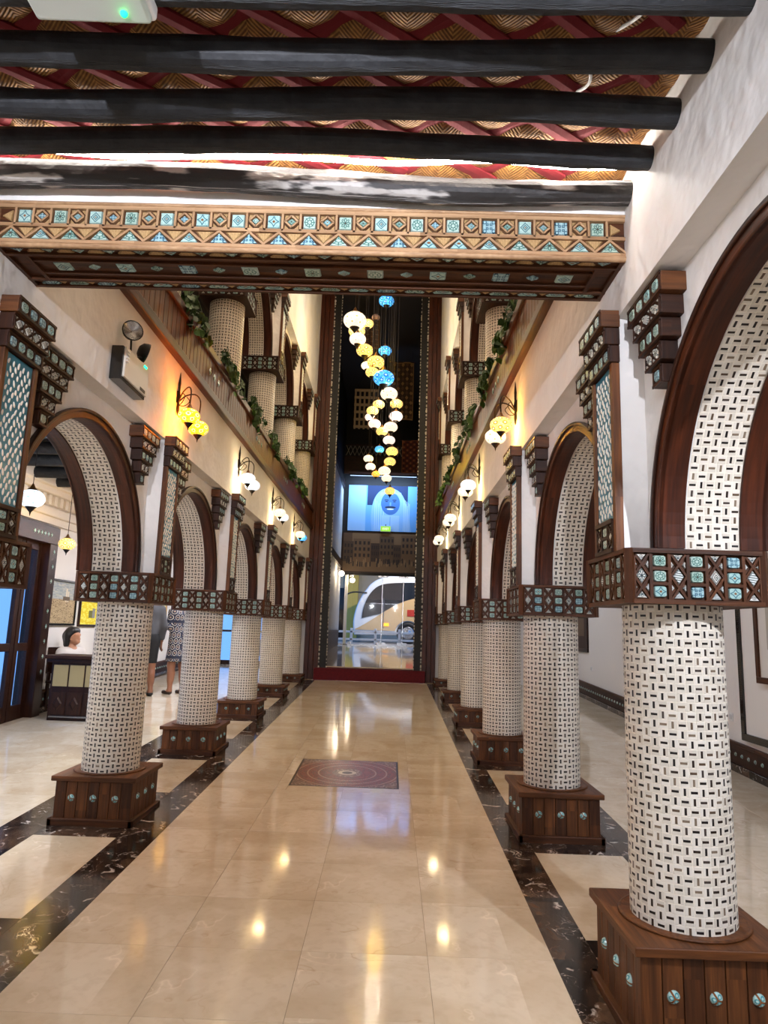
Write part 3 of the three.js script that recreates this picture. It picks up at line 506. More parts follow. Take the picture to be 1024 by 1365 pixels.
// ------------------------------------------------------------------ woven ceiling over the viewer, logs, rope light
{
  const x0 = mir(XU), x1 = XU, y = 3.635, c = new THREE.Group(); c.name = 'ceiling'; c.userData = { kind: 'structure', label: 'woven palm matting ceiling laced with red straps', category: 'ceiling' }; scene.add(c);
  const PX = .34, PZ = .23, za = 2.6, zb = -2.83;
  const g = new THREE.PlaneGeometry(x1 - x0, za - zb, 90, 180); g.rotateX(Math.PI / 2); g.translate((x0 + x1) / 2, y, (za + zb) / 2);
  const p = g.attributes.position, uv = g.attributes.uv; for (let i = 0; i < p.count; i++) { const X = p.getX(i), Z = p.getZ(i), a = Math.abs(Math.sin(Math.PI * (X / PX + Z / PZ))), b = Math.abs(Math.sin(Math.PI * (X / PX - Z / PZ))); p.setY(i, y - .035 * Math.sqrt(a * b) + .008 * (fbm(X * 6, Z * 6, 401) - .5)); uv.setXY(i, X, Z); }
  g.computeVertexNormals(); mesh('palm_mat', clean(g), M.mat, c);
  // straps run where X/PX + Z/PZ (or minus) is an even integer
  for (const dir of [1, -1]) for (let n = -24; n <= 24; n++) {
    const pts = []; for (let X = x0 + .01; X < x1; X += .1) { const Z = dir * (n - X / PX) * PZ; if (Z < za && Z > zb + .02) pts.push([X, y - .012 + rr(-.003, .003) - (dir > 0 ? .012 : 0), Z]); }
    if (pts.length < 2) continue;
    const P0 = pts[0], P1 = pts[pts.length - 1], s = new THREE.CatmullRomCurve3(pts.map(q => new THREE.Vector3(...q))), sh = new THREE.Shape(); sh.moveTo(-.005, -.028); sh.lineTo(.005, -.028); sh.lineTo(.008, 0); sh.lineTo(.005, .028); sh.lineTo(-.005, .028);
    mesh('strap', clean(new THREE.ExtrudeGeometry(sh, { steps: pts.length * 2, extrudePath: s })), M.strap, c);
  }
  // logs
  const logs = [2.705, 2.46, 2.222, 1.975, 1.715, 1.46, 1.2, .94, .68, .42];
  const names = ['resting on the carved cross beam under the rope light', 'first from the rope light', 'second from the rope light', 'third from the rope light', 'fourth from the rope light', 'fifth from the rope light', 'sixth from the rope light', 'seventh from the rope light', 'eighth from the rope light', 'ninth from the rope light'];
  logs.forEach((d, i) => {
    const L = x1 - x0 + .02, g = clean(new THREE.CylinderGeometry(1, 1, L, 20, 44, false)); const q = g.attributes.position, u = g.attributes.uv, r0 = i === 0 ? .056 : i === 1 ? .049 : .053;
    for (let j = 0; j < q.count; j++) { const a = Math.atan2(q.getZ(j), q.getX(j)), yy = q.getY(j), ca = Math.cos(a), sa = Math.sin(a); const r = r0 * (1 + .24 * (fbm(yy * 1.6 + 7, i * 3.1 + ca * .8 + 2, 421) - .5) * 2 + .08 * (fbm(yy * 9, sa * 2 + 5 + i, 423) - .5) * 2); const rad = Math.hypot(q.getX(j), q.getZ(j)); q.setX(j, q.getX(j) * r + .014 * Math.sin(yy * 2.1 + i * 1.7) * (rad > 0 ? 1 : 0)); q.setZ(j, q.getZ(j) * r + .012 * Math.sin(yy * 1.6 + i)); u.setXY(j, (a / 6.2832 + .5), yy * .6); }
    g.computeVertexNormals(); g.rotateZ(Math.PI / 2); g.translate((x0 + x1) / 2, [3.508, 3.504, 3.480, 3.464, 3.442, 3.43][Math.min(i, 5)], -d);
    tag(mesh('ceiling_log', g, i === 0 ? M.logPatchy : M.log), `dark rough ceiling log, ${names[i]}`, 'log', 'ceiling logs');
  });
  // rope light lying on the first log
  const pts = []; for (let i = 0; i <= 20; i++) pts.push([x0 + .01 + (x1 - x0 - .05) * i / 20, 3.572 + .004 * Math.sin(i * 1.3), -2.632 + .012 * Math.sin(i * .9)]);
  const t = thing('rope_light', 'glowing white rope light lying along the log above the cross beam', 'light');
  mesh('tube', tube(pts, .011, 80, 8), S({ color: '#ffffff', emissive: '#fff8ee', emissiveIntensity: LIGHT.strip, roughness: .4 }), t);
  const l = new THREE.RectAreaLight('#fff6ea', 9, x1 - x0 - .06, .03); l.position.set((x0 + x1) / 2, 3.586, -2.60); l.lookAt((x0 + x1) / 2, 3.75, -2.3); l.castShadow = true; t.add(l);
  mesh('end_cap', cyl(.016, .016, .03, 0, 0, 0).rotateZ(Math.PI / 2).translate(x1 - .03, 3.572, -2.63), M.whitePl, t);
  // loose white cable coming through the matting
  const loops = [[[.70, 3.62, -2.02], [.735, 3.57, -1.92], [.74, 3.545, -1.86], [.71, 3.58, -1.80], [.69, 3.63, -1.74]], [[.63, 3.62, -2.30], [.66, 3.565, -2.18], [.64, 3.56, -2.10], [.62, 3.62, -2.05]], [[.60, 3.62, -2.44], [.64, 3.57, -2.36], [.63, 3.60, -2.27]]];
  const cb = thing('white_cable', 'white electric cable looping between the ceiling logs', 'cable'); loops.forEach(q => mesh('loop', tube(q, .006, 30, 6), M.whitePl, cb));
  tag(mesh('wall_cable', tube([[x0 + .01, 3.56, -2.62], [x0 + .012, 3.45, -2.66], [x0 + .010, 3.25, -2.70], [x0 + .012, 3.05, -2.72]], .006, 30, 6), M.whitePl), 'thin white cable running down beside the carved beam end', 'cable');
}
// emergency bar light under the ceiling
{
  const t = thing('bar_light', 'white plastic bar light with green indicator hung below the ceiling logs', 'light', [-.925, 3.385, -1.70]); t.rotation.y = .02;
  mesh('housing', new RoundedBoxGeometry(.36, .05, .12, 2, .012).translate(0, 0, 0), M.whitePl, t);
  mesh('cover', new RoundedBoxGeometry(.34, .03, .10, 2, .012).translate(0, -.03, 0), P({ color: '#dfe6e0', roughness: .3, transmission: .25, thickness: 0 }), t);
  mesh('indicator', new THREE.SphereGeometry(.011, 10, 8).translate(.10, -.046, -.01), S({ color: '#19e070', emissive: '#14ff70', emissiveIntensity: 4 }), t);
  mesh('bracket', bx(.03, .06, .03, 0, .05, 0), M.whitePl, t);
}

// ------------------------------------------------------------------ gallery balconies: plank fascia, rail, ivy
M.leaf = [S({ color: '#2c4a1e', roughness: .55, side: THREE.DoubleSide }), S({ color: '#3f6429', roughness: .55, side: THREE.DoubleSide })];
const leafGeo = (() => { const s = new THREE.Shape(); s.moveTo(0, 0); s.bezierCurveTo(.035, .004, .042, .04, 0, .075); s.bezierCurveTo(-.042, .04, -.035, .004, 0, 0); const g = clean(new THREE.ShapeGeometry(s, 3)); const p = g.attributes.position; for (let i = 0; i < p.count; i++) p.setZ(i, -.35 * Math.abs(p.getX(i)) - 2 * p.getY(i) ** 2); g.computeVertexNormals(); return g; })();
for (const side of SIDES) {
  const X = v => mx(side, v), s = sgn(side), row = rowName(side), d0 = 3.12, d1 = 14.95;
  const t = thing('gallery_balcony', `varnished plank balcony front of the gallery above the ${row}`, 'balcony');
  mesh('panel', lim(X(.962), X(XU + .01), 3.74, 4.16, -d0, -d1), M.woodFascia, t);
  const pl = []; const n = Math.floor((d1 - d0) / .1); for (let i = 0; i < n; i++) pl.push(lim(X(.952), X(.964), 3.78, 4.10, -d0 - i * .1 - .002, -d0 - i * .1 - .097, .004));
  stuff(mesh('planks', pl, M.woodFascia, t));
  mesh('lower_rail', lim(X(.925), X(XU + .01), 3.705, 3.785, -d0, -d1, .01), M.woodRed, t);
  mesh('upper_rail', lim(X(.925), X(XU + .03), 4.09, 4.17, -d0, -d1, .01), M.woodRed, t);
  for (let k = 1; k < 5; k++) for (const e of [-.16, 0, .16]) { const o = mesh('tile', piece(dia(.06, .075), .008, .2), pick(M.tq), t); o.position.set(X(.951), 3.95, -zk(k) - .95 + e); o.rotation.y = -s * Math.PI / 2; }
  const r = thing('balcony_rail', `round steel handrail over the balcony front, ${row}`, 'railing');
  mesh('rail', tube([[X(1.12), 4.40, -d0], [X(1.12), 4.40, -9], [X(1.12), 4.40, -d1]], .022, 60, 10), M.steel, r);
  mesh('lower_rail', tube([[X(1.12), 4.28, -d0], [X(1.12), 4.28, -9], [X(1.12), 4.28, -d1]], .012, 60, 8), M.steel, r);
  for (let d = 3.4; d < 15; d += 1.15) mesh('post', cyl(.016, .016, .46, X(1.12), 4.19, -d, 10), M.steel, r);
  const spots = [5.6, 6.9, 8.3, 9.7, 11.2, 12.9];
  spots.forEach((d, i) => {
    const pt = thing('ivy_plant', `trailing ivy over the gallery balcony, ${ORD[i]} from the cross beam, ${row}`, 'plant', [X(1.03), 4.16, -d], 0, 'ivy along the balconies');
    mesh('planter', [bx(.14, .1, .42, 0, .05, 0, .01)], M.woodDark, pt);
    const lv = [[], []], stems = [];
    for (let q = 0; q < 7; q++) {
      const a = rr(-.26, .26), out = -s * rr(.09, .16), drop = rr(-.05, .16), up = rr(.05, .16), path = [[0, .09, a * .6], [out * .5, .1 + up, a], [out * 1.05, .04, a + rr(-.1, .1)], [out * 1.12, -drop, a + rr(-.18, .18)]];
      const cv = new THREE.CatmullRomCurve3(path.map(v => new THREE.Vector3(...v))); stems.push(clean(new THREE.TubeGeometry(cv, 12, .004, 4)));
      for (let m = 2; m <= 13; m++) { const pnt = cv.getPoint(m / 13), mt = new THREE.Matrix4().makeTranslation(pnt.x + rr(-.015, .015), pnt.y + rr(-.02, .02), pnt.z + rr(-.03, .03)).multiply(new THREE.Matrix4().makeRotationFromEuler(new THREE.Euler(rr(1.8, 3.6), rr(0, 6.28), rr(-.8, .8)))).multiply(new THREE.Matrix4().makeScale(1.15, 1.15, 1.15)); lv[q & 1].push(at(leafGeo, mt)); }
    }
    stuff(mesh('stems', stems, M.leaf[0], pt)); lv.forEach((l, q) => stuff(mesh('leaves', l, M.leaf[q], pt)));
  });
  // dark log ceiling of the aisle
  for (let i = 0; i < 22; i++) { const d = .3 + i * .62 + (i % 2) * .04; if (side === 'right' || d < 3) continue; tag(mesh('aisle_log', (() => { const g = cyl(.075, .07, Math.abs(XL - X(XA)) - .30, 0, 0, 0, 12); g.rotateZ(Math.PI / 2); g.translate((XL + X(XA)) / 2 - .14, 3.42, -d); return g; })(), M.log), `dark ceiling log over the ${side === 'right' ? 'blank' : 'reception'} aisle`, 'log', `ceiling logs over the ${side === 'right' ? 'blank' : 'reception'} aisle`); }
}

// ------------------------------------------------------------------ mosaic glass lanterns
function globeTex(bg, spots, n = 7, seedN = 1) {
  return ctex(256, 128, (g, w, h) => {
    g.fillStyle = bg; g.fillRect(0, 0, w, h);
    for (let i = 0; i < 900; i++) { g.fillStyle = ['rgba(255,255,255,.35)', 'rgba(120,70,10,.16)', 'rgba(255,230,150,.3)'][i % 3]; g.fillRect(hash(i, seedN, 1) * w, hash(i, seedN, 2) * h, 4, 4); }
    for (let r = 0; r < 3; r++) for (let i = 0; i < n; i++) { const x = (i + (r % 2) / 2 + .5) * w / n, y = h * (.3 + .2 * r); for (let k = 0; k < 2; k++) { g.fillStyle = spots[k % spots.length]; g.beginPath(); g.arc(x % w, y, 10 - k * 5, 0, 7); g.fill(); } }
  });
}
const GL = {};
for (const [k, bg, sp, em, sd] of [['yellow', '#ffe07a', ['#d8922a', '#fff6cc'], '#ffc832', 1], ['lemon', '#ffd81e', ['#fff3b8', '#e0a010'], '#ffb020', 8], ['white', '#fbeed4', ['#fffdf6', '#d8b078'], '#ffeed0', 2], ['cool', '#e8f4ff', ['#ffffff', '#9fd0ff'], '#e6f2ff', 3], ['blue', '#2a9ae8', ['#0b58b8', '#8fdcff'], '#2aa0ff', 4], ['amber', '#f4a820', ['#ffe08a', '#8a4a10'], '#ffae28', 5], ['pink', '#f6e2da', ['#ffffff', '#d8a89a'], '#ffe6dc', 6], ['dim', '#9a7a70', ['#b89488', '#6f5048'], '#000000', 7]]) {
  const t = globeTex(bg, sp, 7, sd); GL[k] = { mat: S({ map: t, emissive: k === 'dim' ? '#000000' : '#ffffff', emissiveMap: t, emissiveIntensity: k === 'dim' ? 0 : k === 'blue' ? 1.1 : .78, roughness: .25 }), color: em };
}
const capMetal = [[0, .5], [.10, .5], [.16, .44], [.22, .36], [.40, .30], [.42, .26], [.30, .22]];
function lanternParts(t, r, kind, x = 0, y = 0, z = 0, cordTo = null, light = 0, parent) {
  const G0 = clean(new THREE.SphereGeometry(r, 22, 14)); G0.scale(1, .74, 1);
  const g = mesh('globe', G0, GL[kind].mat, t); g.position.set(x, y, z); g.userData.label = `${kind === 'cool' ? 'cool white' : kind} mosaic glass globe`;
  mesh('cap', lathe([[.42, .66], [.44, .72], [.30, .84], [.2, .95], [.12, 1.15], [.05, 1.3], [0, 1.3]].map(q => [q[0] * r, q[1] * r * .95]), 14), M.brass, g);
  mesh('finial', lathe([[0, -1.5], [.05, -1.3], [.08, -1.15], [.2, -1.0], [.36, -.78], [.44, -.7], [.42, -.62]].map(q => [q[0] * r, q[1] * r * .95]), 14), M.iron, g);
  if (cordTo !== null) mesh('cord', cyl(.004, .004, cordTo - r * 1.2, 0, r * 1.2 + (cordTo - r * 1.2) / 2, 0, 5), M.iron, g);
  if (light) { const l = new THREE.PointLight(GL[kind].color, light); l.position.set(x, y, z); l.castShadow = true; l.shadow.radius = 2; t.add(l); }
  return g;
}
// two-armed wall sconces on the nave walls at columns 1..4
const sconceKinds = { right: [['yellow', 'white'], ['cool', 'white'], ['white', 'white'], ['white', 'white']], left: [['lemon', 'lemon'], ['cool', 'cool'], ['white', 'cool'], ['white', 'blue']] };
const sconceGlow = { right: ['#ffb347', '#ffd070', '#ffe09a', '#ffe6b0'], left: ['#ff7a12', '#ffdca0', '#ffd890', '#ffcf80'] };
for (const side of SIDES) for (let k = 1; k < 5; k++) {
  const s = sgn(side), kinds = sconceKinds[side][k - 1];
  const t = thing('wall_sconce', `iron sconce with two ${['yellow', 'lemon'].includes(kinds[0]) ? 'yellow' : 'pale'} mosaic globes, ${where(k)}, ${rowName(side)}`, 'wall lamp', [mx(side, XU), 3.43, -zk(k) - .03], 0, 'mosaic glass wall sconces');
  mesh('back_plate', [lathe([[0, -.16], [.006, -.15], [.012, -.1], [.008, -.04], [.016, 0], [.008, .05], [.011, .12], [.004, .2], [0, .22]], 10).translate(-s * .012, 0, 0), bx(.012, .1, .05, -s * .006, 0, 0, .004)], M.iron, t);
  [[-.105, .19, -.2], [.16, .15, -.235]].forEach(([dz, out, dy], i) => {   // dz towards the viewer is +z
    const gz = i === 0 ? .13 : -.12, gx = -s * (i === 0 ? .15 : .155), gy = i === 0 ? -.20 : -.225;
    mesh('arm', [tube([[-s * .012, -.04, 0], [gx * .4, .03, gz * .35], [gx * .8, .055, gz * .75], [gx, .02, gz], [gx, gy + .1, gz]], .006, 26, 6), tube([[-s * .012, -.07, 0], [gx * .35, -.06, gz * .3], [gx * .55, -.01, gz * .5], [gx * .4, .02, gz * .4]], .004, 18, 5)], M.iron, t);
    lanternParts(t, .088, kinds[i], gx, gy, gz, null, 0);
  });
  const l = new THREE.PointLight(sconceGlow[side][k - 1], k === 1 ? (side === 'left' ? 2.0 : 1.4) : .9); l.position.set(-s * .13, -.2, 0); l.castShadow = true; l.shadow.radius = 3; t.add(l);
}
// cascade of lanterns hung from the atrium roof (x, y in the photograph's crop turned into metres at the cascade's depth)
{
  const list = [[-.882, 7.55, 12.0, .215, 'white', 1], [-.66, 7.45, 12.6, .12, 'yellow', 0], [-.50, 7.72, 13.0, .085, 'dim', 0], [-.85, 7.22, 12.4, .16, 'yellow', 0], [-.83, 7.0, 12.1, .155, 'pink', 0], [-.70, 6.70, 12.2, .16, 'yellow', 1], [-.29, 6.80, 12.8, .13, 'blue', 1], [-.48, 6.39, 12.2, .165, 'yellow', 1], [-.68, 6.34, 12.7, .11, 'white', 0], [-.56, 6.13, 12.1, .125, 'yellow', 0], [-.31, 6.0, 12.1, .195, 'blue', 1], [-.20, 5.62, 12.2, .16, 'white', 1], [-.42, 5.38, 12.5, .115, 'yellow', 0], [-.05, 5.4, 12.6, .125, 'yellow', 0], [-.55, 5.22, 12.5, .115, 'yellow', 0], [-.06, 5.12, 12.5, .13, 'pink', 0], [-.60, 5.08, 12.6, .1, 'pink', 0], [-.51, 4.93, 12.3, .115, 'pink', 0], [-.17, 4.88, 12.3, .13, 'white', 1], [-.35, 4.78, 12.4, .11, 'yellow', 0], [-.20, 4.6, 12.4, .115, 'pink', 0], [-.41, 4.42, 12.6, .09, 'blue', 0], [-.14, 4.39, 12.4, .115, 'yellow', 0], [-.64, 4.25, 12.6, .095, 'white', 0], [-.18, 4.19, 12.4, .11, 'yellow', 1], [-.60, 4.09, 12.5, .095, 'pink', 0], [-.29, 4.01, 12.4, .115, 'white', 0], [-.48, 3.96, 12.6, .08, 'amber', 0], [-.25, 3.88, 12.4, .095, 'white', 0], [-.19, 3.64, 12.5, .1, 'yellow', 0], [-.27, 8.0, 12.6, .15, 'blue', 0]];
  const photo = [[333, 215], [410, 235], [460, 197], [345, 280], [350, 328], [393, 397], [516, 400], [460, 470], [405, 490], [438, 530], [508, 565], [540, 660], [477, 725], [585, 722], [440, 763], [582, 797], [425, 802], [452, 842], [550, 862], [497, 888], [540, 942], [482, 997], [558, 1010], [415, 1053], [545, 1072], [427, 1102], [512, 1128], [460, 1147], [525, 1172], [545, 1250], [525, 97]];
  camera.updateMatrixWorld(true);
  list.forEach((q, i) => {
    const px = 400 + photo[i][0] / 4.55, py = 380 + photo[i][1] / 4.55, f = 682.5 / Math.tan(THREE.MathUtils.degToRad(73.5 / 2));
    const v = new THREE.Vector3((px - 512) / f, -(py - 682.5) / f, -1).applyQuaternion(camera.quaternion); const k = -q[2] / v.z, pos = [v.x * k, 1.6 + v.y * k, -q[2]];
    const col = { white: 'white', yellow: 'yellow', pink: 'pinkish white', blue: 'blue', amber: 'amber', dim: 'unlit brown' }[q[4]];
    q.col = col; const hi = list.map((o, j) => [o[4], photo[j][1], j]).filter(o => o[0] === q[4]).sort((a, b) => a[1] - b[1]).findIndex(o => o[2] === i); const nth = ['highest', 'second highest', 'third highest', 'fourth highest', 'fifth highest', 'sixth highest', 'seventh highest', 'eighth highest', 'ninth highest', 'tenth highest', 'eleventh highest', 'twelfth highest', 'thirteenth highest'][hi];
    const big = q[3] > .19 ? 'largest' : q[3] > .14 ? 'large' : q[3] > .105 ? 'medium' : 'small';
    const t = thing('hanging_lantern', `${big} ${col} mosaic lantern, ${nth} of that colour in the hanging cascade`, 'lantern', [pos[0], 9.45, pos[2]], 0, 'cascade of hanging lanterns');
    lanternParts(t, q[3], q[4], 0, pos[1] - 9.45, 0, 9.45 - pos[1], q[5] ? (q[4] === 'blue' ? .4 : 2) : 0);
  });
}
// emergency twin spot unit on the left nave wall
{
  const x = mir(XU), t = thing('emergency_light', 'black and white emergency light box with two round lamp heads', 'emergency light', [x, 3.09, -4.28]);
  mesh('box', bx(.075, .22, .42, .0375, .115, 0, .004), M.blackGloss, t);
  const fp = mesh('front_panel', bx(.016, .20, .40, .083, .125, -.004, .004), S({ color: '#d8d2c6', roughness: .4 }), t);
  mesh('label_strip', bx(.002, .022, .09, .092, .045, -.12), S({ color: '#3c342e', roughness: .6 }), fp);
  mesh('vent_panel', [0, 1, 2, 3].map(i => bx(.02, .012, .04, .088, .2 - i * .022, .17, .002)), M.whitePl, fp);
  mesh('indicator', [-.12, -.15].map(z => new THREE.SphereGeometry(.009, 8, 6).translate(.09, .215, z)), S({ color: '#12d890', emissive: '#10ffa0', emissiveIntensity: 4 }), t);
  for (const [z, y, ry, rx] of [[.10, .37, .95, 0], [-.15, .325, 2.5, .2]]) {
    const h = mesh('lamp_head', lathe([[0, -.05], [.03, -.048], [.055, -.03], [.066, 0], [.068, .012], [.062, .012]], 22), M.black, t); h.rotation.set(Math.PI / 2, 0, 0); const q = new THREE.Quaternion().setFromEuler(new THREE.Euler(rx, ry - .3, 0, 'YXZ')).multiply(new THREE.Quaternion().setFromEuler(new THREE.Euler(Math.PI / 2, 0, 0))); h.quaternion.copy(q); h.position.set(.075, y, z);
    mesh('reflector', lathe([[.004, -.02], [.02, -.016], [.045, -.002], [.061, .011]], 20), M.steel, h); mesh('lens', lathe([[0, .018], [.03, .016], [.062, .010]], 18), P({ transmission: 1, thickness: 0, roughness: .05 }), h);
    mesh('stem', tube([[.05, .22, z * .3], [.06, .27, z * .6], [.07, y - .04, z * .95]], .007, 14, 6), M.black, t);
  }
}

// ------------------------------------------------------------------ portal at the end of the nave
{
  const yb = .45, yt = 9.44, zf = -14.82;
  for (const [x0, x1, n, inner] of [[mir(XU), -1.5, 'reception side', 1], [.695, XU, 'blank aisle side', -1]]) {
    const t = thing('portal_pilaster', `tall dark wood pilaster framing the lobby opening, ${n}`, 'pilaster');
    const w = (x1 - x0) / 3; for (let i = 0; i < 3; i++) mesh('board', lim(x0 + i * w + .003, x0 + (i + 1) * w - .003, yb, yt, zf, zf - .05, .006), M.woodRed, t);
    mesh('backing', lim(x0, x1, yb, yt, zf - .04, zf - .16), M.woodDeep, t);
    const e = inner > 0 ? x1 : x0, u = inner;
    mesh('dark_jamb', lim(e, e + u * .16, yb, yt, zf - .06, zf - .3), M.black, t);
    for (const [o, r] of [[.012, .022], [.165, .018]]) { const l = []; for (let y = yb + .26; y < yt; y += rr(.05, .11)) { const g = new THREE.SphereGeometry(r * rr(.6, 1.1), 6, 5); g.scale(1, rr(1.1, 2), .8); l.push(clean(g.translate(e + u * o, y, zf - (o > .1 ? .16 : .05)))); } stuff(mesh('beading', l, S({ color: '#cfc9c0', roughness: .4, metalness: .3 }), t)); mesh('bead_cord', bx(.014, yt - yb - .25, .012, e + u * o, (yt + yb + .25) / 2, zf - (o > .1 ? .17 : .06)), M.black, t); }
  }
  const st = thing('red_carpet_step', 'deep red carpeted step at the lobby opening', 'carpet', [0, .5, -14.66]);
  mesh('carpet', [bx(2.34, .27, .5, -.40, .13, -.27, .015)], M.red, st); mesh('edge_strip', bx(2.4, .02, .03, -.40, .012, -.005, .004), M.steel, st);
}
// ------------------------------------------------------------------ lobby beyond the opening
const LB = .25, lobY = d => LB + SLOPE * d;          // lobby floor height
{
  const g = lim(-1.75, .95, -.1, 0, 0, -8.2); const f = struct('floor_lobby', g, P({ map: M.cream.map, roughness: .08, clearcoat: .4, clearcoatRoughness: .05 }), 'polished lobby floor beyond the red step'); f.position.set(0, lobY(15.12), -15.12); f.rotation.x = Math.atan(SLOPE);
  struct('wall_lobby_left', [lim(-1.72, -1.9, .5, 6.6, -15.2, -23.3)], M.wall, 'white lobby wall continuing the reception side');
  struct('wall_lobby_right', [lim(.95, 1.1, .5, 9.65, -15.2, -23.3)], M.woodDeep, 'dark lobby wall continuing the blank aisle side');
  struct('wall_lobby_upper', lim(-1.72, -1.9, 6.6, 9.65, -15.2, -23.3), M.black, 'dark upper lobby wall');
  struct('ceiling_lobby', lim(-1.9, 1.1, 9.45, 9.65, -15.2, -23.3), M.darkCeil, 'dark lobby ceiling');
  struct('wall_lobby_end', lim(-1.9, 1.1, 3.42, 9.65, -23.1, -23.3), M.black, 'dark wall over the lobby glass doors');
  const dadoL = thing('lobby_dado', 'carved dark dado board along the lobby wall', 'panelling'); mesh('board', lim(-1.72, -1.69, .7, 1.5, -15.3, -23), M.woodDark, dadoL); mesh('cap_rail', lim(-1.72, -1.675, 1.5, 1.54, -15.3, -23), M.woodDeep, dadoL);
  for (const y of [3.6, 6.3]) { const o = thing('lobby_trim', y < 4 ? 'lower dark wooden beam on the lobby wall' : 'upper dark wooden beam on the lobby wall', 'beam'); mesh('beam', lim(-1.72, -1.66, y, y + .22, -15.4, -23), M.woodDeep, o); }
  // sepia mural, blue portrait banner, exit sign, carved balcony front
  const mural = thing('street_mural', 'sepia mural of an old market street above the glass doors', 'mural', [-.40, 3.46, -23.06]);
  mesh('panel', bx(2.6, 1.38, .05, 0, .69, 0), M.woodDeep, mural);
  const mt = ctex(512, 272, (g, w, h) => { g.fillStyle = '#5a4028'; g.fillRect(0, 0, w, h); g.fillStyle = '#7d6040'; g.fillRect(60, 0, w, 110);
    const bld = [[0, 60, 90, 150], [70, 40, 120, 170], [190, 70, 60, 130], [250, 20, 100, 180], [345, 78, 60, 120], [400, 10, 112, 200]]; bld.forEach(([x, y, a, b], i) => { g.fillStyle = ['#4a3420', '#6b4f32', '#3e2a1a', '#5a4229'][i % 4]; g.fillRect(x, y, a, b); g.fillStyle = '#2a1b10'; for (let q = 0; q < 4; q++) for (let r = 0; r < 3; r++) g.fillRect(x + 8 + q * a / 4, y + 18 + r * 44, a / 8, 24); });
    g.fillStyle = '#6e5436'; g.fillRect(0, 205, w, 67); for (let i = 0; i < 46; i++) { g.fillStyle = i % 3 ? '#22150c' : '#8a6c48'; const x = 20 + hash(i, 3, 3) * 470, y = 180 + hash(i, 4, 3) * 34; g.fillRect(x, y, 8, 26); g.beginPath(); g.arc(x + 4, y - 4, 4, 0, 7); g.fill(); } });
  mesh('picture', new THREE.PlaneGeometry(2.5, 1.3).translate(0, .69, .027), S({ map: mt, roughness: .6 }), mural);
  const port = thing('portrait_banner', 'blue lit banner with portrait of a smiling man in white headscarf', 'banner', [-.36, 4.86, -23.05]);
  const ptx = ctex(512, 416, (g, w, h) => { g.fillStyle = '#6fb2f2'; g.fillRect(0, 0, w, h); g.fillStyle = '#9ccbfa'; g.fillRect(0, 0, 130, h); g.fillStyle = '#16305c'; g.fillRect(140, 0, 300, 180); g.fillStyle = '#8fc2f6'; g.beginPath(); g.moveTo(180, 416); g.bezierCurveTo(150, 200, 190, 20, 300, 22); g.bezierCurveTo(420, 20, 440, 180, 470, 416); g.fill();
    g.fillStyle = '#b8dafc'; for (let i = 0; i < 5; i++) g.fillRect(196 + i * 12 + i * i, 120 + i * 20, 5, 290); for (let i = 0; i < 5; i++) g.fillRect(410 + i * 10, 120 + i * 10, 5, 290);
    g.fillStyle = '#3f6fae'; g.beginPath(); g.ellipse(312, 160, 70, 105, 0, 0, 7); g.fill(); g.fillStyle = '#9fcbf6'; g.beginPath(); g.moveTo(236, 100); g.quadraticCurveTo(312, 30, 390, 100); g.lineTo(390, 60); g.lineTo(236, 60); g.fill();
    g.fillStyle = '#10203c'; g.fillRect(268, 126, 30, 8); g.fillRect(326, 126, 30, 8); g.fillRect(274, 140, 18, 8); g.fillRect(332, 140, 18, 8); g.beginPath(); g.ellipse(312, 196, 40, 11, 0, 0, 7); g.fill(); g.fillStyle = '#e2f0ff'; g.beginPath(); g.ellipse(312, 212, 26, 7, 0, 0, 7); g.fill(); g.fillStyle = '#6a9ad6'; g.fillRect(306, 150, 12, 34); g.fillStyle = '#a8d0f8'; g.fillRect(250, 270, 130, 146); g.fillStyle = '#4f86c8'; g.fillRect(311, 280, 3, 130); });
  mesh('board', bx(2.4, 1.62, .04, 0, .81, -.03), M.black, port);
  mesh('sheet', new THREE.PlaneGeometry(2.36, 1.58).translate(0, .81, 0), S({ map: ptx, roughness: .7 }), port);
  { const b = thing('banner_fill_lamp', 'added blue white lamp bar washing the portrait banner', 'lamp', [-.36, 6.62, -22.25]); mesh('bar', bx(2.3, .05, .05, 0, .03, 0, .008), M.black, b); mesh('tube', bx(2.2, .02, .03, 0, .0, -.012), S({ color: '#ffffff', emissive: '#b4d4ff', emissiveIntensity: 1.5 }), b); for (const q of [-1, 1]) mesh('bracket', [bx(.03, .03, .36, q * 1.0, .05, -.18), bx(.03, .16, .03, q * 1.0, .115, -.335)], M.black, b); const l = new THREE.RectAreaLight('#b4d4ff', 150, 2.2, .05); l.position.set(0, -.02, -.02); l.lookAt(0, -.9, -.8); l.castShadow = true; b.add(l); }  // the lamp bar is added to light the banner sheet
  const ex = thing('exit_sign', 'small glowing green exit sign above the lobby doors', 'sign', [-.24, 4.86, -22.99]);
  mesh('box', bx(.36, .2, .05, 0, .1, 0, .01), M.whitePl, ex);
  mesh('face', new THREE.PlaneGeometry(.33, .17).translate(0, .1, .027), S({ emissive: '#ffffff', emissiveIntensity: 1.1, color: '#000000', emissiveMap: ctex(128, 64, g => { g.fillStyle = '#8fd23c'; g.fillRect(0, 0, 128, 64); g.fillStyle = '#f4ffe0'; g.font = 'bold 40px sans-serif'; g.textAlign = 'center'; g.fillText('EXIT', 64, 46); }) }), ex);
  mesh('hanger', bx(.03, .06, .03, 0, .22, 0), M.black, ex);
  const bal = thing('lobby_balcony', 'dark carved balcony front high in the lobby', 'balcony', [-.40, 6.75, -22.6]); mesh('front', bx(2.6, .62, .1, 0, .3, 0), M.woodDark, bal);
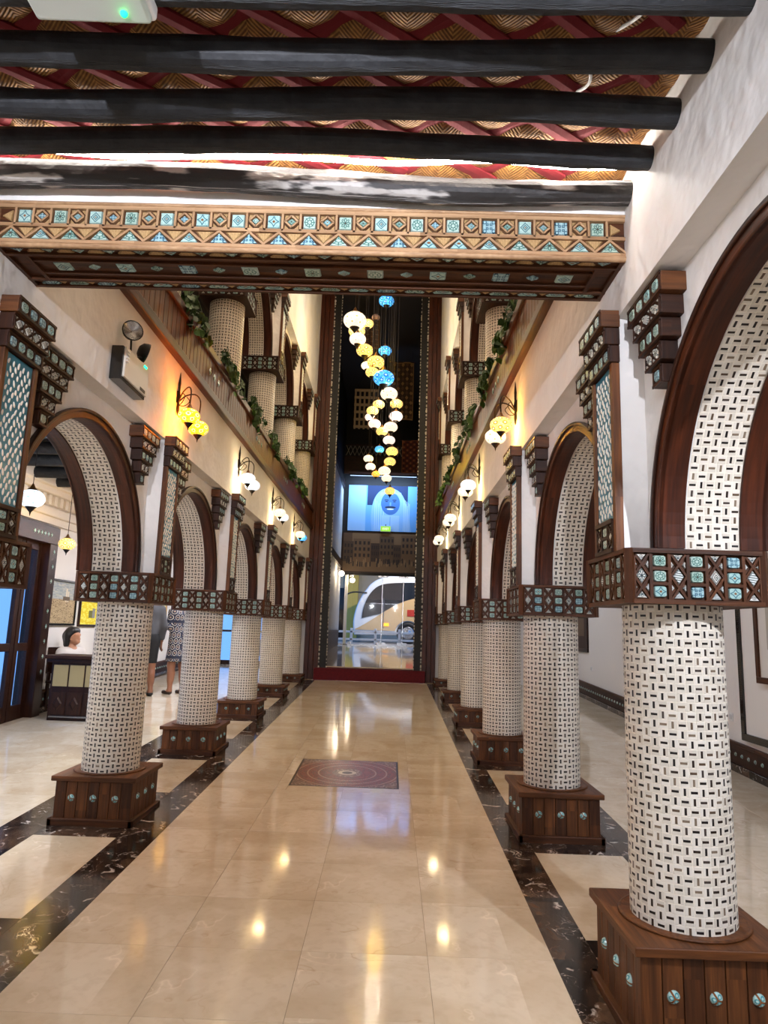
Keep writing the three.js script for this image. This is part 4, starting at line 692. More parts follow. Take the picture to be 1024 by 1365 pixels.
  const lat = []; for (let i = 0; i < 18; i++) { lat.push(bar2(-1.25 + i * .145, .64, -1.105 + i * .145, .98, .02, .02), bar2(-1.105 + i * .145, .64, -1.25 + i * .145, .98, .02, .02)); } mesh('lattice', lat, S({ color: '#9a9488', roughness: .6 }), bal); mesh('handrail', bx(2.6, .05, .08, 0, 1.0, 0), M.woodDark, bal);
  // patterned textiles hanging in the lobby
  const rug = (c) => ctex(128, 256, (g) => { g.fillStyle = c[0]; g.fillRect(0, 0, 128, 256); for (let y = 0; y < 12; y++) for (let x = 0; x < 5; x++) { g.fillStyle = c[1 + ((x + y) % (c.length - 1))]; g.save(); g.translate(14 + x * 25, 12 + y * 21); g.rotate(.785); g.fillRect(-7, -7, 14, 14); g.restore(); } g.strokeStyle = c[1]; g.lineWidth = 5; g.strokeRect(3, 3, 122, 250); });
  for (const [x, y0, y1, z, w, c, lab] of [[.16, 7.4, 9.1, -18.5, .62, ['#3a2a1e', '#8a6a44', '#574030'], 'long brown diamond patterned rug hung in the lobby'], [.45, 6.0, 6.95, -19.0, .5, ['#4a1d16', '#7c4a2e', '#2e1410'], 'short red patterned rug hung in the lobby'], [-.78, 8.6, 9.4, -16.4, .6, ['#3c2a20', '#7a5c40', '#5a3a28'], 'brown patterned rug hung near the lobby roof']]) {
    const t = thing('hanging_rug', lab, 'rug', [x, y0, z]); const g = clean(new THREE.BoxGeometry(w, y1 - y0, .02, 8, 1, 1)); const p = g.attributes.position; for (let i = 0; i < p.count; i++) p.setZ(i, p.getZ(i) + .03 * Math.sin(p.getX(i) * 14)); g.computeVertexNormals(); g.translate(0, (y1 - y0) / 2, 0);
    mesh('cloth', g, S({ map: rug(c), roughness: .9 }), t); mesh('pole', cyl(.015, .015, w + .1, 0, 0, 0, 8).rotateZ(Math.PI / 2).translate(0, y1 - y0, 0), M.woodDark, t); mesh('cord', [bx(.006, 9.45 - y1, .006, -w / 2 + .05, y1 - y0 + (9.45 - y1) / 2, 0), bx(.006, 9.45 - y1, .006, w / 2 - .05, y1 - y0 + (9.45 - y1) / 2, 0)], M.iron, t);
  }
  const lat2 = thing('hanging_basket', 'pale lattice bird trap shaped basket hung by a peaked cord in the lobby', 'basket', [-.83, 7.05, -18.3]); const cg = []; for (let i = 0; i < 6; i++) cg.push(bx(.05, 1.15, .03, -.31 + i * .125, .57, 0), bx(.68, .07, .03, 0, .06 + i * .21, .01)); mesh('lattice', cg, S({ color: '#8d7a60', roughness: .8 }), lat2); mesh('cord', [tube([[-.32, 1.15, 0], [-.16, 1.45, 0], [0, 1.75, 0]], .008, 6, 5), tube([[.32, 1.15, 0], [.16, 1.45, 0], [0, 1.75, 0]], .008, 6, 5), bx(.008, .66, .008, 0, 2.07, 0)], M.iron, lat2);
  // lobby wall lamps beside the glass
  for (const [x, y, z] of [[-1.55, 3.28, -21.4], [-1.30, 3.2, -23.08]]) { const t = thing('lobby_lamp', x < -1.4 ? 'white globe lamp on the lobby wall' : 'white globe lamp beside the glass doors', 'wall lamp', [x, y, z], 0, 'lobby globe lamps'); mesh('globe', new THREE.SphereGeometry(.09, 16, 12), S({ color: '#fff', emissive: '#fff2dc', emissiveIntensity: 2.4 }), t); mesh('arm', tube([[0, .07, 0], [-.05, .16, 0], [-.16, .12, 0]], .01, 12, 6), M.iron, t); const l = new THREE.PointLight('#ffe6c0', 1.2); l.castShadow = true; t.add(l); }
}
// frameless glass doors of the lobby
{
  const y0 = lobY(23), y1 = 3.42, d = new THREE.Group(); d.name = 'door_1'; d.userData = { kind: 'structure', label: 'frameless glass lobby doors with steel fittings', category: 'door' }; scene.add(d); d.position.set(0, y0, -23.15);
  const H = y1 - y0, xs = [-1.42, -.28, .42, .95];
  for (let i = 0; i < 3; i++) { mesh('pane', bx(xs[i + 1] - xs[i] - .012, H - .04, .012, (xs[i] + xs[i + 1]) / 2, H / 2 + .01, 0), M.glass, d); if (i) mesh('joint', bx(.02, H, .016, xs[i], H / 2, 0), M.steel, d); for (const x of [xs[i] + .09, xs[i + 1] - .09]) { mesh('fitting', bx(.14, .08, .04, x, .07, 0, .004), M.steel, d); mesh('fitting', bx(.14, .07, .04, x, H - .06, 0, .004), M.steel, d); } }
  mesh('post', bx(.1, H, .1, -1.50, H / 2, 0, .01), M.whitePl, d); mesh('threshold', bx(2.7, .03, .1, -.4, .012, 0), M.steel, d); mesh('handle', cyl(.015, .015, 1.0, -.22, H * .45, .06, 10), M.steel, d); mesh('head_rail', bx(2.7, .08, .12, -.4, H - .0, 0), M.black, d);
}
// street outside: pavement, kerb and a parked coach
{
  struct('ground_street', lim(-5, 9, .6, lobY(23.1) - .005, -23.3, -46), S({ map: dtex(256, (u, v) => mix([150, 146, 140], [112, 108, 104], fbm(u * 20, v * 20, 501, 20, 4))), roughness: .7 }), 'grey street pavement outside the glass');
  struct('ground_terrace', lim(-18, XL - .2, -.3, floorY(7) - .02, 3, -17), S({ color: '#f2f2f0', roughness: .8 }), 'pale terrace outside the reception aisle door');
  const bd = thing('street_building', 'cream building front with lit yellow entrance across the street', 'building', [0, .9, -33]);
  mesh('wall', lim(-5, 8, 0, 9, 0, -.4), S({ color: '#b3ab9a', roughness: .8 }), bd); for (let i = 0; i < 6; i++) { const w = mesh('window', bx(1.1, 1.5, .08, -4 + i * 2, 4.2, .02), M.woodDeep, bd); mesh('pane', bx(.9, 1.3, .02, -4 + i * 2, 4.2, .07), M.blackGloss, w); }
  mesh('pillar', lim(-2.05, -1.55, 0, 3.4, .5, 0), S({ color: '#e0bb58', roughness: .7 }), bd); mesh('canopy', lim(-5, 4, 3.4, 3.6, 1.2, 0), M.whitePl, bd); mesh('dark_door', lim(-3.6, -2.2, 0, 2.6, .05, 0), M.blackGloss, bd);
  const y = lobY(23.1), t = thing('parked_coach', 'cream and white coach with dark windows parked outside the lobby doors', 'coach', [-1.0, y, -27.6]);
  const body = new THREE.Shape(); body.moveTo(-.35, .35); body.bezierCurveTo(-.5, .9, -.3, 1.6, .1, 2.1); body.bezierCurveTo(.3, 2.45, .8, 2.62, 1.4, 2.62); body.lineTo(6, 2.62); body.lineTo(6, .35); body.lineTo(2.25, .35); body.absarc(1.72, .38, .5, 0, Math.PI, false); body.lineTo(-.35, .35);
  mesh('body', clean(new THREE.ExtrudeGeometry(body, { depth: 2.2, bevelEnabled: true, bevelThickness: .08, bevelSize: .06, bevelSegments: 3, curveSegments: 20 })).translate(0, 0, -2.2), P({ color: '#dfe4e8', roughness: .25, clearcoat: .6 }), t);
  const gl = new THREE.Shape(); gl.moveTo(-.12, .95); gl.bezierCurveTo(-.1, 1.5, .15, 2.0, .45, 2.2); gl.bezierCurveTo(.8, 2.42, 1.2, 2.44, 6, 2.42); gl.lineTo(6, 1.35); gl.bezierCurveTo(3, 1.55, 1.2, 1.35, -.12, .95); mesh('windows', clean(new THREE.ExtrudeGeometry(gl, { depth: .03, bevelEnabled: false, curveSegments: 16 })).translate(0, 0, .085), P({ color: '#0b1420', roughness: .3 }), t);
  const wv = new THREE.Shape(); wv.moveTo(-.4, .5); wv.bezierCurveTo(.6, 1.0, 1.2, 1.75, 2.3, 1.82); wv.lineTo(6, 1.85); wv.lineTo(6, .5); wv.lineTo(2.2, .5); wv.absarc(1.72, .38, .52, .2, Math.PI - .2, false); wv.lineTo(-.4, .5); mesh('cream_panel', clean(new THREE.ExtrudeGeometry(wv, { depth: .03, bevelEnabled: false, curveSegments: 16 })).translate(0, 0, .12), P({ color: '#c9a878', roughness: .3, clearcoat: .5 }), t);
  for (const x of [1.72, 4.9]) { const w = mesh('wheel', new THREE.TorusGeometry(.33, .12, 10, 28).translate(x, .42, .06), M.black, t); mesh('hub', lathe([[0, .06], [.08, .06], [.1, .03], [.2, .02], [.24, .05], [.25, 0]], 20).rotateX(Math.PI / 2).translate(x, .42, .1), M.steel, w); }
  mesh('indicator', bx(.22, .12, .04, .85, .72, .16, .01), S({ color: '#ffb020', emissive: '#ffa818', emissiveIntensity: 1.2 }), t); mesh('mirror', [tube([[.05, 1.95, .1], [-.5, 1.95, .3], [-.75, 1.85, .35]], .03, 14, 6), bx(.1, .42, .16, -.78, 1.6, .35, .03)], M.black, t);
  mesh('badge', bx(.55, .26, .02, 1.95, 1.2, .16, .004), S({ color: '#b03020', roughness: .5 }), t);
  const br = thing('street_barrier', 'low white barrier rail between the lobby doors and the coach', 'barrier', [0, y, -24.6]); for (const q of [.16, .42]) mesh('rail', bx(5, .07, .05, 0, q, 0, .01), M.whitePl, br); for (let i = 0; i < 6; i++) mesh('post', bx(.09, .55, .09, -2.2 + i * .85, .275, -.02, .01), M.whitePl, br);
  const l = thing('street_lamp', 'street lamp lighting the parked coach', 'street lamp', [1.8, y, -24.9]); mesh('pole', cyl(.05, .07, 4.2, 0, 2.1, 0), M.iron, l); mesh('head', bx(.5, .1, .3, -.2, 4.22, -.1, .03), M.iron, l); mesh('lens', bx(.4, .02, .22, -.2, 4.16, -.1), S({ color: '#fff', emissive: '#fff0d8', emissiveIntensity: 3 }), l); const sl = new THREE.SpotLight('#fff0dc', 55, 0, 1.2, .6); sl.position.set(-.2, 4.1, -.1); sl.target.position.set(-1.6, 1, -3); sl.castShadow = true; l.add(sl, sl.target);
}

// ------------------------------------------------------------------ reception aisle (left)
// glazed timber door in the left wall
{
  const d = new THREE.Group(); d.name = 'door_2'; d.userData = { kind: 'structure', label: 'dark timber glazed door in the reception aisle wall, blue daylight behind', category: 'door' }; scene.add(d);
  const x = XL, y0 = floorY(LD0) - .05, a = -LD0, b = -LD1, H = LDY;
  mesh('jamb', lim(x - .16, x + .12, y0, H + .1, b + .19, b - .02, .008), M.woodDeep, d); mesh('jamb', lim(x - .16, x + .12, y0, H + .1, a + .02, a - .19, .008), M.woodDeep, d); mesh('lintel', lim(x - .16, x + .13, H - .12, H + .12, a + .02, b - .02, .008), M.woodDeep, d);
  for (let i = 0; i < 6; i++) mesh('tile', at(piece(dia(.05, .06), .008, .2), MX(x + .13, H, b + .22 + i * .09, Math.PI / 2)), M.tq[1], d);
  for (let i = 0; i < 9; i++) mesh('tile', at(piece(dia(.04, .06), .008, .2), MX(x + .12, .9 + i * .2, b + .08, Math.PI / 2)), M.tq[1], d);
  const leaf = (z0, z1, xo) => { const w = .085; mesh('stile', lim(x + xo - .03, x + xo + .03, y0, H - .1, z0, z0 - w, .005), M.woodDeep, d); mesh('stile', lim(x + xo - .03, x + xo + .03, y0, H - .1, z1 + w, z1, .005), M.woodDeep, d); for (const [q0, q1] of [[y0, .5], [1.18, 1.28], [H - .22, H - .1]]) mesh('rail', lim(x + xo - .028, x + xo + .028, q0, q1, z0 - w, z1 + w, .005), M.woodDeep, d);
    mesh('pane', lim(x + xo - .005, x + xo + .005, .5, 1.18, z0 - w, z1 + w), M.frost, d); mesh('pane', lim(x + xo - .005, x + xo + .005, 1.28, H - .22, z0 - w, z1 + w), M.frost, d); };
  leaf(a - .19, a - .19 - 1.0, -.02); leaf(a - 1.21, b + .62, -.02); leaf(b + .60, b + .2, -.02);
}
// glazed end of the reception aisle
{
  const d = new THREE.Group(); d.name = 'door_3'; d.userData = { kind: 'structure', label: 'blue lit glass door at the far end of the reception aisle', category: 'door' }; scene.add(d);
  const y0 = floorY(17.5) - .02, z = -17.56, xs = [XL + .35, -3.95, -3.15, mir(XA)];
  for (let i = 0; i < 3; i++) { mesh('pane', lim(xs[i] + .05, xs[i + 1] - .05, y0 + .1, 2.86, z, z - .012), M.frost, d); mesh('stile', lim(xs[i] - .02, xs[i] + .05, y0, 2.9, z + .03, z - .04), M.woodDeep, d); mesh('bottom_rail', lim(xs[i] + .05, xs[i + 1] - .05, y0, y0 + .12, z + .02, z - .03), M.woodDeep, d); mesh('push_bar', lim(xs[i] + .05, xs[i + 1] - .05, 1.42, 1.47, z + .02, z - .03), M.woodDeep, d); }
  mesh('head', lim(xs[0], xs[3], 2.84, 2.92, z + .03, z - .04), M.woodDeep, d);
}
// crown moulding, skirtings
{
  const c = new THREE.Group(); c.name = 'trim_1'; c.userData = { kind: 'structure', label: 'white dentil crown moulding along the reception aisle wall', category: 'trim' }; scene.add(c);
  mesh('cornice', [lim(XL, XL + .10, 2.98, 3.10, 2.9, -17.4, .02), lim(XL, XL + .16, 3.26, 3.36, 2.9, -17.4, .02), lim(XL, XL + .05, 2.88, 3.3, 2.9, -17.4, .01), lim(XL, XL + .24, 3.34, 3.52, 2.9, -17.4, .02)], M.moulding, c);
  const den = []; for (let d = 5; d < 17.3; d += .16) den.push(lim(XL, XL + .13, 3.12, 3.25, -d, -d - .085)); stuff(mesh('dentils', den, M.moulding, c));
  for (const [side, x, s, d0, d1] of [['left', XL, 1, LD1 + .03, 17.4], ['left_near', XL, 1, -2.8, LD0 - .03], ['right', XR, -1, -2.8, 15]]) {
    const b = new THREE.Group(); b.name = `baseboard_${side}`; b.userData = { kind: 'structure', label: side === 'right' ? 'dark wooden skirting with round studs along the blank wall' : side === 'left' ? 'dark studded skirting along the reception wall beyond the glazed door' : 'dark studded skirting along the reception wall before the glazed door', category: 'baseboard' }; scene.add(b); b.rotation.x = Math.atan(SLOPE);
    mesh('board', lim(x, x + s * .03, -.02, .27, -d0, -d1, .004), M.woodDark, b); mesh('cap', lim(x, x + s * .045, .26, .295, -d0, -d1, .008), M.woodB, b); mesh('foot', lim(x, x + s * .06, -.02, .075, -d0, -d1, .006), M.emper, b);
    let n = 0; for (let d = Math.max(d0, 3) + .1; d < d1 - .05 && n < 90; d += .13, n++) { const o = mesh('stud', M.knobGeo, M.tq[1], b); o.position.set(x + s * .03, .17, -d); o.rotation.y = s * Math.PI / 2; o.scale.setScalar(.85); }
  }
}
// framed paintings on the left wall
function painting(name, label, x, y0, y1, d0, d1, draw, s = 1, fr = M.black, fw = .03) {
  const t = thing(name, label, 'painting', [x, y0, -(d0 + d1) / 2], s * Math.PI / 2), w = d1 - d0, h = y1 - y0;
  for (const [a, b, c, e] of [[w, fw, 0, fw / 2], [w, fw, 0, h - fw / 2]]) mesh('frame_bar', bx(a, b, .035, c, e, .0175, .004), fr, t);
  for (const q of [-1, 1]) mesh('frame_bar', bx(fw, h - 2 * fw, .035, q * (w / 2 - fw / 2), h / 2, .0175, .004), fr, t);
  mesh('canvas', bx(w - 2 * fw, h - 2 * fw, .012, 0, h / 2, .012), [0, 1, 2, 3, 5].reduce((a, i) => (a[i] = M.whitePl, a), (() => { const a = []; a[4] = S({ map: ctex(256, 192, draw), roughness: .7 }); return a; })()), t);
  return t;
}
function flatPic(t, w, h, z, tex) { const g = new THREE.PlaneGeometry(w, h); return mesh('picture', g.translate(0, h / 2, z), S({ map: tex, roughness: .7 }), t); }
function framed(name, label, x, y0, y1, d0, d1, draw, s, fr, fw = .03, cat = 'painting') {
  const t = thing(name, label, cat, [x, y0, -(d0 + d1) / 2], s * Math.PI / 2), w = d1 - d0, h = y1 - y0;
  for (const e of [fw / 2, h - fw / 2]) mesh('frame_bar', bx(w, fw, .035, 0, e, .0185, .004), fr, t);
  for (const q of [-1, 1]) mesh('frame_bar', bx(fw, h - 2 * fw, .035, q * (w / 2 - fw / 2), h / 2, .0185, .004), fr, t);
  mesh('backing', bx(w - fw, h - fw, .012, 0, h / 2, .009), M.whitePl, t);
  const p = flatPic(t, w - 2 * fw, h - 2 * fw, .017, ctex(256, 192, draw)); p.position.y = fw; return t;
}
const desert = (g, w, h) => { g.fillStyle = '#a4aaa8'; g.fillRect(0, 0, w, h * .45); for (let i = 0; i < 160; i++) { g.fillStyle = ['#8e989c', '#b8b6a8', '#9aa29e'][i % 3]; g.fillRect(hash(i, 5, 9) * w, hash(i, 6, 9) * h * .42, 26, 4); } g.fillStyle = '#b09a76'; g.fillRect(0, h * .42, w, h); for (let i = 0; i < 500; i++) { g.fillStyle = ['#8a7350', '#c4ae86', '#6c5a40', '#a8946c'][i % 4]; g.fillRect(hash(i, 1, 9) * w, h * (.42 + .58 * hash(i, 2, 9)), 9, 3); } g.fillStyle = '#d8cdb4'; g.fillRect(w * .6, h * .15, 16, 62); g.fillRect(w * .68, h * .22, 12, 50); g.fillStyle = '#6a5a48'; g.fillRect(w * .5, h * .35, 70, 18); };
const yellowArt = (g, w, h) => { g.fillStyle = '#e8d21c'; g.fillRect(0, 0, w, h); g.fillStyle = '#f6ec6a'; for (let i = 0; i < 120; i++) g.fillRect(hash(i, 1, 11) * w, hash(i, 2, 11) * h, 22, 8); g.fillStyle = '#6d6a30'; g.fillRect(w * .5, h * .4, 70, 60); g.fillStyle = '#8a8a8a'; g.fillRect(w * .7, h * .3, 40, 80); };
const paleArt = (g, w, h) => { g.fillStyle = '#d9cf9a'; g.fillRect(0, 0, w, h); g.fillStyle = '#b8b088'; g.fillRect(30, 50, w - 60, h - 90); g.fillStyle = '#c8c8be'; g.fillRect(60, 80, w - 120, 40); };
framed('desert_painting', 'black framed desert caravan painting behind the reception desk', XL, 1.51, 2.16, 9.52, 10.36, desert, 1, M.blackGloss);
framed('yellow_painting', 'bright yellow painting beside the desert painting', XL, 1.50, 1.92, 10.5, 11.2, yellowArt, 1, M.woodDeep);
framed('pale_painting', 'pale yellow framed painting between the two standing visitors', XL, 1.45, 2.45, 13.4, 14.6, paleArt, 1, M.woodTan, .05);
// right aisle: tall black framed panel with an inner framed picture, further dark frame
framed('tall_framed_panel', 'tall white panel in black studded frame on the blank aisle wall', XR, .60, 3.0, 5.6, 7.36, (g, w, h) => { g.fillStyle = '#efece6'; g.fillRect(0, 0, w, h); }, -1, M.blackGloss, .075, 'panel');
{ const t = framed('inner_picture', 'wood framed picture hung on the tall white panel', XR - .04, 1.20, 2.6, 5.9, 6.93, (g, w, h) => { g.fillStyle = '#e6e2d8'; g.fillRect(0, 0, w, h); g.fillStyle = '#b8b2a4'; g.fillRect(40, 40, w - 80, h - 80); }, -1, M.woodB, .06); }
framed('far_dark_panel', 'dark wooden framed panel far along the blank aisle wall', XR, 1.30, 2.9, 12.9, 14.6, (g, w, h) => { g.fillStyle = '#40302a'; g.fillRect(0, 0, w, h); g.fillStyle = '#6c5846'; g.fillRect(30, 30, w - 60, h - 60); }, -1, M.woodDeep, .07, 'panel');
for (const [d, y] of [[7.62, .80], [12.75, 1.02]]) { const t = thing('wall_socket', d < 9 ? 'white wall socket beside the tall framed panel' : 'white wall socket below the far dark panel', 'socket', [XR, y, -d], -Math.PI / 2); mesh('plate', bx(.085, .085, .01, 0, 0, .005, .003), M.whitePl, t); mesh('insert', bx(.05, .05, .006, 0, 0, .012, .002), S({ color: '#cfd0d0', roughness: .4 }), t); }
// hanging lanterns and lights in the left aisle
for (const [x, y, d, r, kind, lab] of [[-3.1, 3.08, 9.33, .09, 'amber', 'amber mosaic lantern hanging behind the second arch of the reception aisle'], [-3.7, 2.97, 11.9, .09, 'amber', 'amber mosaic lantern hanging over the standing visitors'], [-4.12, 2.54, 8.6, .105, 'yellow', 'yellow mosaic lantern hanging near the glazed door'], [-3.75, 2.82, 6.95, .13, 'cool', 'large white mosaic lantern hanging in the reception aisle']]) { const t = thing('aisle_lantern', lab, 'lantern', [x, 3.5, -d], 0, 'lanterns of the reception aisle'); lanternParts(t, r, kind, 0, y - 3.5, 0, 3.5 - y, kind === 'amber' ? .4 : .8); }

// reception desk
{
  const y = floorY(8.9) - .004, t = thing('reception_desk', 'small dark wooden reception desk with pale inset panels', 'desk', [-4.02, y, -9.25]);
  mesh('body', bx(.66, .78, .40, 0, .39, 0, .01), M.woodDeep, t);
  mesh('desk_top', bx(.84, .045, .52, 0, .805, 0, .012), M.woodDark, t); mesh('counter_lip', bx(.80, .05, .04, 0, .76, .22, .01), M.woodDeep, t);
  for (let i = 0; i < 3; i++) { mesh('panel', bx(.19, .27, .012, -.21 + i * .21, .57, .203, .004), S({ color: '#a8986c', roughness: .6 }), t); mesh('carved_panel', [bx(.19, .28, .012, -.21 + i * .21, .22, .203, .004), at(piece(dia(.12, .18), .016, .3), MX(-.21 + i * .21, .22, .208))], M.woodDark, t); }
  for (const q of [-1, 1]) for (const e of [-1, 1]) mesh('leg', bx(.045, .79, .045, q * .31, .395, e * .18, .006), M.woodDeep, t);
  mesh('foot_rail', bx(.6, .02, .02, 0, .06, .22), M.steel, t);
}
// ------------------------------------------------------------------ people
function sdfMesh(bones, k, c, half, res, cut) {
  const mc = new MarchingCubes(res, M.black, false, false, 120000); mc.isolation = 0;
  const f = mc.field, hs = res / 2, bl = bones.map(b => { const [a, ar, e, er] = b, d = [e[0] - a[0], e[1] - a[1], e[2] - a[2]], L = d[0] * d[0] + d[1] * d[1] + d[2] * d[2] || 1e-9; return { a, ar, er, d, L, sc: b[4] || [1, 1, 1] }; });
  for (let z = 0; z < res; z++) for (let y = 0; y < res; y++) for (let x = 0; x < res; x++) {
    const px = c[0] + (x - hs) / hs * half, py = c[1] + (y - hs) / hs * half, pz = c[2] + (z - hs) / hs * half; let s = 0;
    for (const b of bl) { const vx = px - b.a[0], vy = py - b.a[1], vz = pz - b.a[2], t = clamp((vx * b.d[0] + vy * b.d[1] + vz * b.d[2]) / b.L), r = b.ar + (b.er - b.ar) * t; const dx = (vx - b.d[0] * t) / b.sc[0], dy = (vy - b.d[1] * t) / b.sc[1], dz = (vz - b.d[2] * t) / b.sc[2]; const q = Math.sqrt(dx * dx + dy * dy + dz * dz) - r; s += Math.exp(-Math.max(-20, Math.min(20, q / k))); }
    let v = -k * Math.log(s + 1e-12); if (cut) v = Math.max(v, cut(px, py, pz));
    f[x + y * res + z * res * res] = -v;
  }
  mc.update(); const n = mc.count !== undefined ? mc.count : mc.geometry.drawRange.count;
  const g = new THREE.BufferGeometry(), pa = new Float32Array(mc.positionArray.slice(0, n * 3)), na = new Float32Array(mc.normalArray.slice(0, n * 3));
  for (let i = 0; i < n; i++) for (let j = 0; j < 3; j++) pa[i * 3 + j] = pa[i * 3 + j] * half + c[j];
  g.setAttribute('position', new THREE.BufferAttribute(pa, 3)); g.setAttribute('normal', new THREE.BufferAttribute(na, 3));
  const uv = new Float32Array(n * 2); for (let i = 0; i < n; i++) { uv[i * 2] = Math.atan2(pa[i * 3] - c[0], pa[i * 3 + 2] - c[2]) * .2; uv[i * 2 + 1] = pa[i * 3 + 1]; } g.setAttribute('uv', new THREE.BufferAttribute(uv, 2)); return g;
}
function hand(w, dir, out) { // palm at w, fingers along dir, thumb towards out
  const D = new THREE.Vector3(...dir).normalize(), O = new THREE.Vector3(...out).normalize(), N = new THREE.Vector3().crossVectors(D, O), W = new THREE.Vector3(...w), bones = [], at3 = (a, b, c) => W.clone().addScaledVector(D, a).addScaledVector(O, b).addScaledVector(N, c).toArray();
  for (const o of [-.024, -.008, .008, .024]) bones.push([at3(0, o * .7, 0), .016, at3(.075, o, 0), .013]);
  [[-.03, .055], [-.01, .07], [.01, .075], [.03, .066]].forEach(([o, L]) => bones.push([at3(.075, o, 0), .0095, at3(.075 + L * .5, o, .006), .0088], [at3(.075 + L * .5, o, .006), .0088, at3(.075 + L * .92, o * .95, .024), .0078]));
  bones.push([at3(.02, .024, .004), .013, at3(.055, .05, .012), .0105], [at3(.055, .05, .012), .0105, at3(.085, .056, .022), .009]);
  return sdfMesh(bones, .004, at3(.07, 0, .005), .12, 44);
}
function headGeo(c, yaw) { // skull, jaw, nose, ears, eye sockets; face looks along +z turned by yaw
  const R = (x, y, z) => { const s = Math.sin(yaw), q = Math.cos(yaw); return [c[0] + x * q + z * s, c[1] + y, c[2] - x * s + z * q]; };
  const b = [[R(0, .03, -.012), .088, R(0, .02, .012), .082], [R(0, -.05, .035), .055, R(0, -.075, .055), .036], [R(0, .02, .088), .009, R(0, -.022, .106), .014], [R(.082, .0, -.005), .014, R(.084, -.03, .0), .012], [R(-.082, .0, -.005), .014, R(-.084, -.03, .0), .012], [R(-.02, -.054, .09), .007, R(.02, -.054, .09), .007], [R(-.02, -.064, .088), .008, R(.02, -.064, .088), .008], [R(-.05, .035, .076), .009, R(-.02, .038, .086), .008], [R(.05, .035, .076), .009, R(.02, .038, .086), .008], [R(0, -.06, -.02), .052, R(0, -.16, -.02), .056]];
  return { g: sdfMesh(b, .012, [c[0], c[1] - .02, c[2]], .17, 60), eyes: [-.034, .034].map(x => R(x, .012, .077)), R };
}
function person(opt) {
  const { label, pos, turn, skin, bones, head, hands, clothes, hair } = opt;
  const t = thing('person', label, 'person', pos, turn);
  const sm = S({ color: skin, roughness: .55 });
  const H = headGeo(head.c, head.yaw), parts = [sdfMesh(bones, .022, opt.c, opt.half, 74), H.g, ...hands.map(h => hand(...h))];
  const body = mesh('body', parts, sm, t);
  for (const e of H.eyes) { const g = new THREE.SphereGeometry(.013, 10, 8); g.translate(...e); mesh('eye', g, S({ color: '#2a201c', roughness: .2 }), body); }
  const hr = mesh('hair', sdfMesh(hair.map(b => [H.R(...b[0]), b[1], H.R(...b[2]), b[3]]), .015, [head.c[0], head.c[1] - .02, head.c[2]], .22, 56), S({ color: '#120d0c', roughness: .45 }), t);
  for (const c of clothes) { const o = mesh(c.name, sdfMesh(c.bones, c.k || .02, opt.c, opt.half, c.res || 74, c.cut), c.mat, t); if (c.label) o.userData.label = c.label; }
  return t;
}
const bob = [[[0, .05, -.02], .098, [0, .02, -.045], .095], [[-.085, .03, -.02], .035, [-.085, -.1, -.02], .032], [[.085, .03, -.02], .035, [.085, -.1, -.02], .032], [[0, 0, -.08], .055, [0, -.1, -.075], .05], [[-.05, .09, .03], .035, [.05, .09, .03], .035]];
const crop = [[[0, .055, -.02], .094, [0, .02, -.045], .09], [[0, 0, -.07], .045, [0, -.04, -.06], .035], [[-.045, .092, .035], .025, [.045, .092, .035], .025]];
{ // clerk seated behind the desk
  const y = floorY(9.9), h = 1.47 - y;  // crown of the head
  const c = [0, h - .115, 0], sh = h - .33;
  const torso = [[[0, .50, -.02], .13, [0, .62, -.02], .115, [1.25, 1, .85]], [[0, .62, -.02], .115, [0, sh - .06, -.01], .125, [1.3, 1, .8]]];
  const arms = [[[-.165, sh, 0], .05, [-.21, sh - .25, .06], .042], [[-.21, sh - .25, .06], .042, [-.10, sh - .22, .27], .03], [[.165, sh, 0], .05, [.21, sh - .25, .06], .042], [[.21, sh - .25, .06], .042, [.13, sh - .10, .28], .03]];
  const legs = [[[-.09, .5, 0], .085, [-.1, .47, .36], .062], [[-.1, .47, .36], .058, [-.1, .09, .36], .04], [[.09, .5, 0], .085, [.1, .47, .36], .062], [[.1, .47, .36], .058, [.1, .09, .36], .04], [[-.1, .04, .34], .035, [-.1, .03, .47], .03], [[.1, .04, .34], .035, [.1, .03, .47], .03]];
  const sh2 = (b, e) => b.map(q => [q[0], q[1] + e, q[2], q[3] + e, q[4]]);
  const t = person({ label: 'seated woman with black bob hair and white top behind the reception desk', pos: [-4.46, y, -9.78], turn: 1.15, skin: '#b98464', c: [0, .62, .1], half: .72, bones: [...torso, ...arms, ...legs, [[0, sh, -.01], .055, [0, sh + .1, 0], .05], [[-.14, sh + .005, 0], .055, [.14, sh + .005, 0], .055]], head: { c, yaw: .25 }, hands: [[[-.08, sh - .215, .29], [.55, .1, .85], [-.8, .2, .5]], [[.125, sh - .09, .30], [-.1, .55, .8], [-.9, .3, .2]]], hair: bob,
    clothes: [{ name: 'white_top', bones: [...sh2(torso, .012), ...sh2(arms.slice(0, 1), .016), ...sh2(arms.slice(2, 3), .016), [[-.14, sh + .01, 0], .062, [.14, sh + .01, 0], .062]], mat: S({ color: '#d9d2cc', roughness: .85 }) }, { name: 'trousers', bones: sh2([...legs.slice(0, 4)], .014), mat: S({ color: '#22222a', roughness: .8 }) }] });
  const ch = thing('desk_chair', 'dark wooden chair under the seated clerk', 'chair', [-4.46, y, -9.78], 1.15); mesh('seat', bx(.42, .04, .4, 0, .39, 0, .01), M.woodDeep, ch); mesh('backrest', bx(.42, .36, .03, 0, .68, -.2, .01), M.woodDeep, ch); for (const q of [-1, 1]) for (const e of [-1, 1]) mesh('leg', bx(.035, e < 0 ? .52 : .39, .035, q * .18, e < 0 ? .26 : .195, e * .18), M.woodDeep, ch);
}
